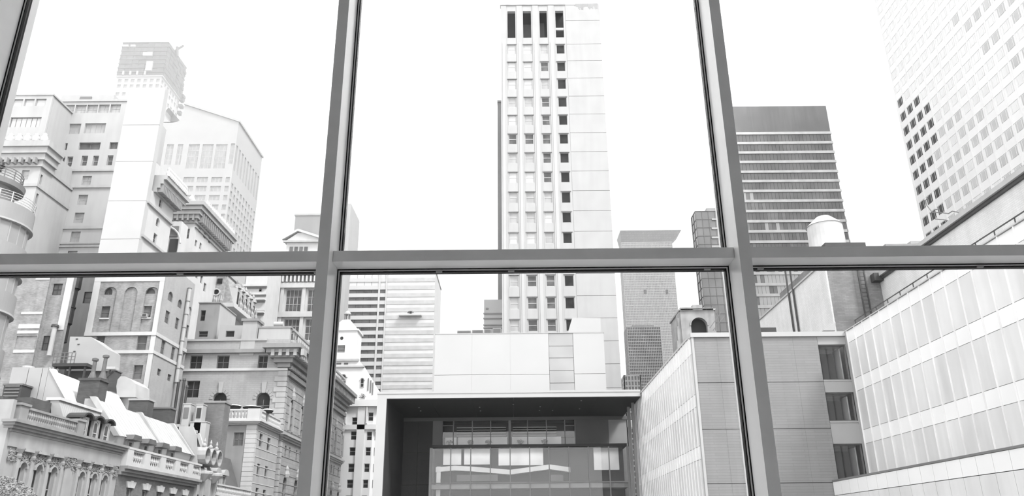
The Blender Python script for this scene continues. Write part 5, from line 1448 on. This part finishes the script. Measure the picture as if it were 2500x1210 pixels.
cm.build('middle_cornice', LIME, cl)
z = zBelt-1.2
while z > 6:
    MB().fb(FR_, CL0+1.0, 163., z-.05, z+.05, 0, .06).build('rustication_line', LIMED, cl); z -= 1.3
# roof structures of the club
FPh = Fac('S', 124.)
phs = thing('club_penthouse', 'grey penthouse with two small windows on the clubhouse roof', 'roof structure', (FPh.u(510, 790), 126, zCl))
a, b = FPh.u(480, 790), FPh.u(534, 760); zt9 = FPh.v(510, 740)
facade(phs, FPh, a, b, zCl-.08, zt9, pxwins(FPh, [(489, 757, 501, 783), (485, 808, 507, 822)], '', 'd', 'M', 1, 2), LIMED, depth=.3, r=.15, t=.08)
FPr = Fac('R', b)
MB().box(a, b-.05, 124.4, FPr.u(574, 790), zCl-.08, zt9-.05).build('body', CREAM, phs)
MB().box(b-.06, b, 124.32, FPr.u(574, 790), zCl-.08, zt9).build('street_wall', CREAM, phs)
MB().box(a-.1, b+.15, 123.85, FPr.u(574, 790), zt9, zt9+.2).build('coping', LIMED, phs)
ltw = thing('roof_low_wall', 'low rendered wall with a dark window on the clubhouse roof', 'roof structure', (FPh.u(560, 815), 123, zCl))
F3 = Fac('S', 123.)
facade(ltw, F3, F3.u(534, 815), F3.u(590, 815), zCl-.3, F3.v(560, 794), pxwins(F3, [(551, 807, 572, 822)], '', 'd', 'M', 1, 1), CREAM, depth=.3, r=.15, t=.08, back=1.)
a, b = FCl.u(589, 830), FCl.u(627, 800)
MB().box(a, b, CL0-.12, CL0+2.5, FCl.v(605, 868), FCl.v(605, 784)).build('chimney_block', LIME, cl)
MB().box(a-.25, b+.25, CL0-.35, CL0+2.7, FCl.v(605, 784), FCl.v(605, 778)).build('chimney_cap', LIMED, cl)
rp = thing('roof_parapet_wall', 'plain pale parapet wall beside the stone chimney block', 'parapet', (FCl.u(665, 810), CL0+1, zCl))
a, b = FCl.u(627, 820), XS-.3
MB().box(a, b, CL0+.6, CL0+1.4, zCl-.3, FCl.v(660, 798)).build('wall', CREAM, rp)
MB().box(a, b+.2, CL0+.5, CL0+1.5, FCl.v(660, 798), FCl.v(660, 794)).build('coping', LIMED, rp)
nb9 = 26
FBl = Fac('R', XS-.3)
baluster_run(rp, FBl, CL0+1.6, 162, zCl+.1, FCl.v(660, 795), .3, 1.3, LIME)
drm = thing('roof_drum_tank', 'white round ended tank lying on the clubhouse parapet', 'tank', (FCl.u(675, 790), CL0+3, zCl))
F4 = Fac('S', CL0+2.5); u0, u1 = F4.u(663, 788), F4.u(690, 788); z = F4.v(676, 789)
MB().cyl((u0+.3, CL0+3, z), (u1, CL0+3, z), .42, .42, 14).build('drum', WHITEM, drm)
MB().box(u0+.5, u1-.3, CL0+2.7, CL0+3.3, zCl-.3, z-.3).build('saddle', FR_MID, drm)
# ================================================================ towers and roofs far behind on the left
# columned white building with a pediment
col = thing('pedimented_building', 'white classical building with tall multi-pane windows and a roof pediment', 'building', (-55, 200, 0))
FCo = Fac('S', 200.)
c0, c1 = FCo.u(644, 740), FCo.u(790, 740)
def rw(F, x0, y0, x1, y1, nu, nv): return F.rect(x0, y0, x1, y1) + ('', 'm', 'W', nu, nv)
w = [rw(FCo, 660, 706, 681, 760, 2, 3), rw(FCo, 697, 706, 735, 760, 4, 3), rw(FCo, 750, 706, 771, 760, 2, 3), rw(FCo, 654, 778, 666, 830, 2, 3), rw(FCo, 692, 778, 730, 830, 4, 3), rw(FCo, 744, 778, 765, 830, 2, 3)]
zc9 = FCo.v(710, 664)
facade(col, FCo, c0, c1, 0, zc9, w, LIMEW, depth=.6, r=.3, t=.16)
MB().box(c0+.05, c1-.05, 200.8, 215, 0, zc9).build('body', LIMEW, col)
for x in (649, 688, 741, 778):
    a, b = FCo.u(x-4, 740), FCo.u(x+4, 740); MB().box(a, b, 199.4, 200, 0, FCo.v(710, 700)).build('pilaster', LIMEW, col)
for y0, y1, p in ((775, 763, .9), (704, 692, .9), (669, 663, 1.6)):
    MB().box(c0-.3, c1+.3, 200-p, 200.1, FCo.v(710, y0), FCo.v(710, y1)).build('entablature', LIMEW, col)
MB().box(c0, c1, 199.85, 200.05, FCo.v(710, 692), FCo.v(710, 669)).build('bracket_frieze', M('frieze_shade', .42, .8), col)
n = 15
for i in range(n):
    x = c0+(c1-c0)*(i+.5)/n; MB().box(x-.22, x+.22, 198.8, 200, FCo.v(710, 690), FCo.v(710, 668)).build('bracket', LIMEW, col)
FPd = Fac('S', 208.)
pe = [FPd.uv(*p) for p in ((691, 585), (694, 578), (729, 564), (772, 590), (776, 600))]
pa, pb2 = FPd.u(698, 600), FPd.u(790, 600)
MB().box(pa, pb2, 208.5, 214, zc9-.5, FPd.v(730, 586)).build('attic_storey', LIMEW, col)
MB().prism(FPd, [FPd.uv(697, 588), FPd.uv(800, 588), FPd.uv(748, 568), FPd.uv(728, 568)], -5, 0).build('pediment', LIMEW, col)
for p, q in (((690, 586), (728, 565)), ((728, 565), (812, 592))):
    a, b = FPd.uv(*p), FPd.uv(*q)
    MB().prism(FPd, [a, b, (b[0], b[1]+.7), (a[0], a[1]+.7)], -5.2, .6).build('raking_cornice', LIMEW, col)
MB().box(FPd.u(692, 590), pb2, 207.6, 208.6, FPd.v(730, 591), FPd.v(730, 587)).build('pediment_ledge', LIME, col)
for x in (710, 722, 734, 746):
    a, b, c, d = FPd.rect(x-4, 601, x+4, 611); MB().box(a, b, 208.3, 208.55, c, d).build('attic_window', G_MID, col)
# ledged white building
FLg = Fac('S', 185.)
lg = thing('ledged_white_building', 'white building with projecting ledges between the ornate roof and the pedimented one', 'building', (-58, 190, 0))
a, b = FLg.u(594, 720), FLg.u(649, 720); zt9 = FLg.v(620, 640)
MB().box(a, b, 185, 196, 0, zt9).build('body', LIMEW, lg)
for y, p in ((698, .8), (718, .7), (732, 1.2), (757, .8), (763, 1.0)):
    z = FLg.v(620, y); MB().box(a-.2, b+.2, 185-p, 185.1, z-.25, z+.25).build('ledge', LIMEW, lg)
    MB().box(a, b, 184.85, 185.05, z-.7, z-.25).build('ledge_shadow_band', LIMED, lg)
for x0, y0, x1, y1 in ((598, 668, 601, 695), (632, 702, 640, 712), (603, 768, 616, 790), (621, 770, 626, 790)):
    aa, bb, cc, dd = FLg.rect(x0, y0, x1, y1); window(FLg, lg, aa, bb, cc, dd, 'm', 'L', 1, 2, .12, -.05)
# ornate mansard with an oculus
orn = thing('ornate_mansard_building', 'richly carved roof storey with a round window and sculpted dormers', 'building', (-60, 165, 0))
FOr = Fac('S', 165.)
o0, o1 = FOr.u(513, 720), FOr.u(549, 690); zo = FOr.v(530, 668); zo0 = FOr.v(530, 742)
ORM = M('carved_stone', .66, .85, .2, .3, 1.6, streak=.2)
MB().box(o0, o1, 165, 165.58, 0, zo).build('front_wall', ORM, orn)
oc = FOr.uv(529, 713)
ringm = MB()
for t in range(14):
    t0, t1 = 2*math.pi*t/14, 2*math.pi*(t+1)/14
    ringm.prism(FOr, [(oc[0]+r*math.cos(q), oc[1]+r*math.sin(q)) for r, q in ((.85, t0), (.6, t0), (.6, t1), (.85, t1))], -.1, .3)
ringm.build('oculus_ring', LIMEW, orn)
MB().prism(FOr, [(oc[0]+.62*math.cos(2*math.pi*t/14), oc[1]+.62*math.sin(2*math.pi*t/14)) for t in range(14)], -.1, .1).build('oculus_pane', G_DARK, orn)
a, b, c, d = FOr.rect(531, 680, 543, 692); MB().box(a, b, 164.8, 165.05, c, d).build('dark_panel', G_DARK, orn)
FOs = Fac('R', o1)
ye9 = FOs.u(600, 740)
MB().hexa([(o0, 165.6, zo0), (o1+2.2, 165.6, zo0), (o1+2.2, ye9, zo0), (o0, ye9, zo0), (o0, 165.6, zo), (o1, 165.6, zo), (o1, ye9, zo), (o0, ye9, zo)]).build('mansard', ORM, orn)
MB().box(o0, o1+.4, 164.6, ye9, zo, zo+.5).build('ridge_cornice', LIME, orn)
MB().box(o0, o1+3.0, 164, ye9, zo0-.9, zo0).build('eaves_cornice', LIMEW, orn)
for k in range(5):
    y = 167+(ye9-168)*k/4.2
    MB().box(o1, o1+2.6, y-.9, y+.9, zo0, zo0+4.2).build('dormer', LIMEW, orn)
    MB().box(o1+2.6, o1+2.66, y-.5, y+.5, zo0+.6, zo0+3.4).build('dormer_pane', G_DARK, orn)
    MB().lathe((o1+2.2, y, zo0+4.2), [(1.0, 0), (.8, .6), (.35, 1.0), (.4, 1.4), (.05, 2.2)], 8).build('dormer_finial', ORM, orn)
    MB().lathe((o1+2.6, y+2.0, zo0), [(.4, 0), (.5, 1.0), (.25, 1.8), (.35, 2.4), (.05, 3.2)], 8).build('urn', ORM, orn)
MB().box(o0, o1-.02, 165.6, ye9, 0, zo0-.9).build('body', LIMEW, orn)
for k in range(6):
    x = o0+(o1-o0)*(k+.5)/6; MB().lathe((x, 164.6, zo0), [(.3, 0), (.4, .8), (.2, 1.4), (.05, 2.0)], 8).build('carved_boss', ORM, orn)

# grey box tower behind the mullion
bxm = thing('grey_box_tower', 'plain grey box tower behind the pediment and the left mullion', 'tower', (-60, 245, 0))
FB9 = Fac('S', 245.)
a, b = FB9.u(718, 560), FB9.u(838, 560); zt9 = FB9.v(750, 526)
MB().box(a, b, 245, 262, 0, zt9).build('shaft', M('box_tower_grey', .50, .7, .3, .06, .1, streak=.08), bxm)
MB().box(a-.3, b+.3, 244.7, 262, zt9, zt9+.6).build('coping', LIME, bxm)
MB().box(FB9.u(836, 560), FB9.u(851, 560), 246, 262, 0, FB9.v(845, 494)).build('pale_slab', CREAM, bxm)

# pencil tower under construction
TW = M('concrete_white', .9, .7, .25, .03, .2); NET = M('debris_net', .22, .9, .2, .3, .5)
pc = thing('unfinished_tower', 'unfinished square tower, white window grid below dark netted floors', 'tower', (-150, 420, 0))
FP9 = Fac('S', 400.)
t0, t1 = FP9.u(281, 215), FP9.u(390, 215)
FPr9 = Fac('R', t1)
yb9 = FPr9.u(437, 255)
zn0, zn1 = FP9.v(340, 187), FP9.v(340, 105)
cw = (t1-t0)/7
hols = []; spots = []
zr9 = [FP9.v(340, y) for y in (197, 210, 229, 246, 263, 280)]
hh = 2.4
gl9 = M('far_glass', .62, .4, .2, .1, .3)
for z in zr9:
    for i in range(7): hols.append((t0+cw*(i+.24), t0+cw*(i+.8), z-hh/2, z+hh/2, '', 'l', 'W', 1, 1))
facade(pc, FP9, t0, t1, 0, zn0, hols, TW, depth=.8, r=.5, t=.15)
hols = []
nd = 7; cd = (yb9-400)/nd
for z in zr9:
    for i in range(nd): hols.append((400+cd*(i+.24), 400+cd*(i+.8), z-hh/2, z+hh/2, '', 'l', 'W', 1, 1))
facade(pc, FPr9, 400.82, yb9, 0, zn0, hols, TW, depth=.8, r=.5, t=.15)
MB().box(t0+.1, t1-1, 401, yb9-.1, 0, zn1-1).build('core', TW, pc)
for k in range(9):
    z = zn0+(zn1-zn0)*k/8; o = rnd.uniform(.2, 1.4)
    MB().box(t0-.6, t1+.9, 399.2, yb9+.8, z-.35, z+.35).build('floor_slab', TW if k == 0 else NET, pc)
    if k < 8:
        for j in range(7):
            a = t0-.5+(t1-t0+1)*j/7; b = t0-.5+(t1-t0+1)*(j+1)/7
            MB().box(a+.1, b-.1, 399.3+rnd.uniform(0, .5), 400, z+.35, z+(zn1-zn0)/8-.35-rnd.uniform(0, .4)).build('net_sheet', NET, pc)
        for j in range(7):
            a = 400+(yb9-400)*j/7; b = 400+(yb9-400)*(j+1)/7
            MB().box(t1, t1+.8+rnd.uniform(0, .8), a+.1, b-.1, z+.35, z+(zn1-zn0)/8-.35-rnd.uniform(0, .4)).build('net_sheet', NET, pc)
for x, y, x1_, y1_ in ((352, 131, 374, 139), (359, 153, 374, 175), (302, 113, 316, 117), (322, 113, 333, 117)):
    a, b, c, d = FP9.rect(x, y, x1_, y1_); MB().box(a, b, 398.3, 399.4, c, d).build('hoist_panel', TW, pc)
for x in (303, 320, 337, 356): a, b, c, d = FP9.rect(x-2, 176, x+2, 185); MB().box(a, b, 398.6, 399.4, c, d).build('column_form', TW, pc)
MB().tube([FP9.pt(*FP9.uv(413, 106), -8), FP9.pt(*FP9.uv(436, 92), -8)], .7, 6).build('crane_arm', NET, pc)
MB().cyl(FP9.pt(*FP9.uv(420, 120), -8), FP9.pt(*FP9.uv(420, 96), -8), .9, .9, 6).build('crane_mast', NET, pc)
for k, y in enumerate((233, 244, 262, 282)):
    a, b, c, d = FPr9.rect(432, y-4, 446, y+4); MB().box(t1, t1+2.4, yb9-1, yb9+2.5, c, d).build('hoist_cage', NET, pc)

# pale tower with a broken pediment
ct = thing('notched_pediment_tower', 'pale stone tower with tall loggia windows and a round notch in its gable', 'tower', (-110, 290, 0))
FN = Fac('S', 270.)
NT = M('pale_granite', .8, .75, .25, .03, .2)
n1 = FN.u(583, 300); n0 = FN.u(330, 400)
FNr = Fac('R', n1)
yn9 = FNr.u(640, 385)
zs9 = FN.v(500, 298)
win9 = []
for x0, x1 in ((457, 484), (491, 518), (524, 552)): win9.append(FN.rect(x0, 352, x1, 411) + ('', 'l', 'W', 3, 4))
win9.append(FN.rect(561, 350, 571, 400) + ('', 'l', 'W', 1, 4)); win9.append(FN.rect(431, 352, 444, 402) + ('', 'l', 'W', 2, 4)); win9.append(FN.rect(404, 352, 421, 402) + ('', 'l', 'W', 2, 4))
for r, y in enumerate((432, 454, 476, 499, 522, 545, 568, 591)):
    sh9 = -r*3.1
    for x0, x1 in ((448, 474), (481, 507), (516, 542), (551, 561)):
        win9.append(FN.rect(x0+sh9, y, x1+sh9, y+13) + ('', 'l', 'W', 3 if x0 < 550 else 1, 1))
facade(ct, FN, n0, n1, 0, zs9, win9, NT, depth=.6, r=.35, t=.22)
MB().box(n0, n1-.8, 270.8, yn9-.5, 0, zs9).build('body', NT, ct)
win9 = []
nc = 9
for k in range(nc):
    y0 = 270+(yn9-270)*(k+.25)/nc; y1 = 270+(yn9-270)*(k+.75)/nc
    win9.append((y0, y1, FNr.v(600, 455), FNr.v(600, 385), '', 'l', 'W', 1, 4))
    for r in range(9):
        zz = FNr.v(590, 470)-3.3*(r+.3); win9.append((y0, y1, zz-2.1, zz, '', 'l', 'W', 1, 1))
facade(ct, FNr, 270.62, yn9, 0, zs9, win9, NT, depth=.6, r=.35, t=.2)
# gable with the round notch
arc = [(440, 292), (432, 297), (422, 299), (412, 296), (406, 289), (403, 280), (405, 270), (412, 262)]
gp = [(n0, zs9), (n1, zs9), (n1, FN.v(583, 297)), FN.uv(452, 252)] + [FN.uv(*p) for p in arc] + [FN.uv(396, 256), (n0, FN.v(380, 250))]
MB().prism(FN, gp, -(yn9-270), 0).build('gable', NT, ct)
MB().prism(FN, [FN.uv(p[0], p[1]) for p in arc], -9, -5).build('notch_wall', M('notch_grey', .45, .8), ct)
MB().prism(FN, [(n1+.6, FN.v(583, 299)), (n1+.6, FN.v(583, 294)), (FN.u(450, 252), FN.v(450, 250)), (FN.u(450, 252), FN.v(450, 255))], -(yn9-270)-.5, .6).build('raking_cornice', NT, ct)

# striped glass block and its paler half
sg = thing('striped_glass_block', 'office block striped with dark ribbon windows and a paler right half', 'building', (-35, 210, 0))
FG9 = Fac('S', 205.)
s0, sM, s1 = FG9.u(846, 800), FG9.u(938, 800), FG9.u(1059, 800)
zt9 = FG9.v(950, 662)
SP9 = M('spandrel_pale', .9, .5, .3, .04, .2)
MB().box(s0, s1, 205.4, 223, 0, zt9-.05).build('body', M('spandrel_pale', .88), sg)
MB().box(s0+.1, sM, 205.3, 205.5, 0, zt9-.1).build('ribbon_backing', M('ribbon_void', .2, .6), sg)
ry = [674, 692, 711, 729, 746.5, 765, 783.6, 802, 820.6, 839, 858.4, 877.5, 896.5, 916, 935, 953, 972, 991]
pw9 = 1.0; nl = int((sM-s0)/pw9)
rib = []
gl_d = M('ribbon_glass', .16, .3, .15, .45, .5); gl_l = M('ribbon_glass_pale', 1.05, .3, .3, .08, .3)
pmD = {}
for j, y in enumerate(ry):
    z = FG9.v(905, y); z2 = FG9.v(905, ry[j+1]) if j+1 < len(ry) else z-1.8
    hgt = (z-z2)
    MB().box(s0, sM, 205-.1, 205.4, z-hgt*.78, z-hgt*.26).build('spandrel', SP9, sg)
    MB().box(sM, s1, 205-.02, 205.4, z-hgt*.78, z-hgt*.26).build('spandrel', M('spandrel_cream', .82, .4), sg)
    for half, a9, b9, mt9 in (('d', s0, sM, gl_d), ('l', sM, s1, gl_l)):
        cnt = nl//2 if half == 'd' else 6
        if half == 'd' and j < 2: mt9 = gl_l
        w9 = (b9-a9)/cnt; key = (half, mt9.name, round(hgt, 1))
        if key not in pmD: pmD[key] = MB().box(-w9/2+(.05 if half == 'd' else .0), w9/2-(.05 if half == 'd' else .0), 0, .1, -hgt*.26, hgt*.26).mesh('pane', mt9)
        for i in range(cnt):
            rib.append((Vector((a9+w9*(i+.5), 205.1, z)), pmD[key]))
pieces(sg, 'pane', gl_d, rib)
xx = FG9.u(921, 800); MB().box(xx-.25, xx+.25, 204.8, 205.3, 0, zt9).build('pier', SP9, sg)
MB().box(sM-.1, sM+.25, 204.75, 205.3, 0, zt9).build('pier', SP9, sg)
MB().box(s0-.2, s1+.2, 204.7, 223, zt9, zt9+.5).build('coping', SP9, sg)
tr9 = thing('roof_terrace_tree', 'small dark tree on the paler half of the striped block', 'tree', (FG9.u(1003, 766), 204, FG9.v(1003, 770)))
p = FG9.uv(1003, 768); MB().box(FG9.u(975, 770), FG9.u(1030, 770), 203.6, 204.98, p[1]-.5, p[1]-.1).build('planter', SP9, tr9)
MB().cyl((p[0], 204.2, p[1]-.1), (p[0], 204.2, p[1]+.5), .06, .05, 6).build('trunk', FR_DARK, tr9)
bush(tr9, (p[0], 204.2, p[1]+.45), .8, 90, POTL, seed=11, leaf=.2, squash=.5)

# ornate white corner building with a lantern
Y9 = 166.
ow = thing('lantern_topped_building', 'ornate white corner building with arched attic, stepped crown and small lantern', 'building', (-32, Y9+5, 0))
FW9 = Fac('S', Y9)
OWM = M('ornate_white', 1.25, .75, .25, .04, .4)
a0, a1 = FW9.u(815, 1080), FW9.u(921, 1080)
zsh = FW9.v(880, 985)
xb9 = FW9.u(908, 1080)
w = []
for x0, x1, ys9 in ((853, 868, (1018, 1052, 1091, 1131, 1170, 1209)), (892, 905, (1006, 1053, 1091, 1131, 1170, 1209)), (815, 830, (1018, 1052, 1091, 1131, 1170))):
    for y in ys9: w.append(FW9.rect(x0-(y-1091)*.08, y, x1-(y-1091)*.08, y+21) + ('', 'd', 'W', 1, 2))
facade(ow, FW9, a0, xb9, 0, zsh, w, OWM, depth=.4, r=.2, t=.1)
MB().box(a0, xb9-.1, Y9+.5, Y9+12, 0, zsh).build('body', OWM, ow)
# canted corner
cp = MB().add([(xb9, Y9, 0), (a1, Y9+1.8, 0), (a1, Y9+12, 0), (xb9, Y9+12, 0), (xb9, Y9, zsh), (a1, Y9+1.8, zsh), (a1, Y9+12, zsh), (xb9, Y9+12, zsh)], [(0, 3, 2, 1), (4, 5, 6, 7), (0, 1, 5, 4), (1, 2, 6, 5), (2, 3, 7, 6), (3, 0, 4, 7)])
cp.build('canted_corner', OWM, ow)
dv = Vector((a1-xb9, 1.8, 0)); ang = math.atan2(dv.y, dv.x)
for y in (1053, 1091, 1131, 1170):
    z0, z1 = FW9.v(914, y+20), FW9.v(914, y)
    o = MB().box(-.28, .28, -.05, .1, 0, z1-z0); place(bpy.data.objects.new('corner_window', o.mesh('corner_window', G_MID)), (xb9+dv.x*.5, Y9+.9, z0), ow, rot=ang)
for y0, y1, p in ((1048, 1036, .35), (992, 976, .8)):
    MB().box(a0, a1+p*.6, Y9-p, Y9+12, FW9.v(880, y0), FW9.v(880, y1)).build('cornice', OWM, ow)
MB().box(FW9.u(869, 1091), FW9.u(888, 1091), Y9-.35, Y9, 0, FW9.v(870, 993)).build('pilaster', OWM, ow)
for x in (846, 897): 
    a, b = FW9.u(x-1.5, 1000), FW9.u(x+1.5, 1000); MB().box(a, b, Y9-.6, Y9, FW9.v(870, 1034), FW9.v(870, 993)).build('console', OWM, ow)
# attic with arched windows and swept roof
FW8 = Fac('S', Y9+2.3)
aw9 = pxwins(FW8, [(832, 914, 845, 936, 'arch', 'd', 'W', 1, 2), (880, 923, 889, 945, 'arch', 'd', 'W', 1, 2)])
MB().prism(FW8, [FW8.uv(*p) for p in ((800, 978), (923, 978), (921, 950), (904, 928), (890, 903), (882, 890), (874, 877), (800, 877))], -9, 0).build('attic', OWM, ow)
for q in aw9:
    window(FW8, ow, *q[:4], pane='d', frame='W', nu=1, nv=2, t=.12, r=-.14, kind='arch')
    r_ = (q[1]-q[0])/2; hd_ = MB()
    for k in range(8):
        t0, t1 = math.pi*k/8, math.pi*(k+1)/8
        hd_.prism(FW8, [((q[0]+q[1])/2-r*math.cos(e), q[3]-r_+r*math.sin(e)) for r, e in ((r_*1.45, t0), (r_*1.1, t0), (r_*1.1, t1), (r_*1.45, t1))], 0, .3)
    hd_.build('arch_hood', OWM, ow)
zB = FW8.v(850, 877)
for y0, y1, x1_ in ((897, 893, 889), (881, 876, 876)):
    a, b = FW8.u(800, y0), FW8.u(x1_, y0); MB().box(a, b, Y9+1.9, Y9+3, FW8.v(840, y0), FW8.v(840, y1)).build('attic_cornice', M('ornate_shade', .8, .8), ow)
for x0, x1_ in ((809, 815), (820, 833), (840, 850)):
    a, b, c, d = FW8.rect(x0, 885, x1_, 889); MB().box(a, b, Y9+2.2, Y9+2.31, c, d).build('attic_slot', G_MID, ow)
for x, y in ((899, 945), (905, 950), (910, 955)):
    a, b, c, d = FW8.rect(x-1.2, y-22, x+1.2, y+8); MB().box(a, b, Y9+2.15, Y9+2.31, c, d).build('attic_slit', FR_MID, ow)
FW7 = Fac('S', Y9+4.6)
c0, c1 = FW7.u(806, 850), FW7.u(870, 850); zC9 = FW7.v(840, 804)
lw = pxwins(FW7, [(823, 842, 842, 860)], '', 'm', 'W', 1, 5)
facade(ow, FW7, c0, c1, zB-.3, zC9, lw, OWM, depth=.4, r=.2, t=.08)
MB().box(c0, c1-.02, Y9+5, Y9+10, zB-.3, zC9).build('crown_body', OWM, ow)
MB().box(c0-.3, c1+.3, Y9+4.3, Y9+10.2, zC9-.25, zC9+.15).build('crown_cornice', OWM, ow)
oc = FW7.uv(834.5, 825)
MB().prism(FW7, [(oc[0]+.36*math.cos(2*math.pi*t/14), oc[1]+.36*math.sin(2*math.pi*t/14)) for t in range(14)], -.05, .06).build('oculus', G_DARK, ow)
zl0 = FW7.v(843, 778); lx9 = FW7.u(844, 770)
MB().hexa([(c0, Y9+4.6, zC9+.1), (c1, Y9+4.6, zC9+.1), (c1, Y9+10, zC9+.1), (c0, Y9+10, zC9+.1), (lx9-.9, Y9+5.5, zl0), (lx9+.9, Y9+5.5, zl0), (lx9+.9, Y9+8, zl0), (lx9-.9, Y9+8, zl0)]).build('crown_roof', OWM, ow)
MB().lathe((lx9, Y9+6.5, zl0), [(.85, 0), (.85, .25), (.6, .3)], 12).build('lantern_base', LIME, ow)
for k in range(6):
    th = k*math.pi/3; MB().cyl((lx9+.6*math.cos(th), Y9+6.5+.6*math.sin(th), zl0+.3), (lx9+.6*math.cos(th), Y9+6.5+.6*math.sin(th), zl0+1.5), .11, .11, 6).build('lantern_post', LIMED, ow)
MB().lathe((lx9, Y9+6.5, zl0+1.5), [(.8, 0), (.8, .2), (.6, .6), (.25, .9), (.08, 1.0), (.05, 1.5)], 12).build('lantern_dome', LIME, ow)
for i, (x, y, lab) in enumerate(((838, 946, 'leafy shrub on the ledge by the left attic arch'), (862, 950, 'low shrub between the two attic arches'), (884, 952, 'taller shrub below the right attic arch'))):
    p = FW9.uv(x, y); zz = FW9.v(x, 976)
    t9 = thing('terrace_shrub', lab, 'shrub', (p[0], Y9+.5, zz), 'shrubs on the white building ledge')
    MB().box(p[0]-.5, p[0]+.5, Y9+.2, Y9+1, zz, zz+.35).build('planter', LIME, t9)
    bush(t9, (p[0], Y9+.6, zz+.85), .75, 110, POTL, seed=20+i, leaf=.16, squash=.85)
# white neighbour between it and the portal
nw = thing('plain_white_neighbour', 'plain white wall standing between the ornate building and the portal frame', 'building', (-22, 130, 0))
FZ = Fac('S', 128.)
MB().box(FZ.u(917, 1080), FZ.u(960, 1080), 128, 134, 0, FZ.v(930, 966)).build('wall', OWM, nw)
MB().box(FZ.u(916, 1080), FZ.u(960, 1080), 127.9, 134, FZ.v(930, 968), FZ.v(930, 964)).build('coping', OWM, nw)
MB().box(FZ.u(917, 1080), FZ.u(960, 1080), 127.95, 128.1, FZ.v(925, 1149), FZ.v(925, 1147)).build('joint', LIMED, nw)

# street tree at the lower left
tr = thing('street_tree', 'leafy street tree crown before the mansion at lower left', 'tree', (-27.6, 44, 0))
MB().cyl((-28.2, 44, 0), (-28.2, 44, 12.2), .22, .14, 10).build('trunk', M('bark_grey', .3), tr)
LF = M('leaf_pale', .42, .6, .3, .4, 3.)
bush(tr, (-28.5, 44, 12.9), 2.9, 26000, LF, 'crown', leaf=.075, seed=33, squash=.95)

# ================================================================ haze over the far blocks
hz = bpy.data.materials.new('haze'); hz.use_nodes = True; nt = hz.node_tree; nt.nodes.clear()
ho = nt.nodes.new('ShaderNodeOutputMaterial'); vs_ = nt.nodes.new('ShaderNodeVolumeScatter')
vs_.inputs['Color'].default_value = (1, 1, 1, 1); vs_.inputs['Density'].default_value = .0022
nt.links.new(vs_.outputs[0], ho.inputs['Volume'])
h = MB().box(-420, 420, 192, 900, .1, 420).build('haze', hz); h['kind'] = 'stuff'; h['label'] = 'pale haze hanging over the far blocks'; h['category'] = 'haze'
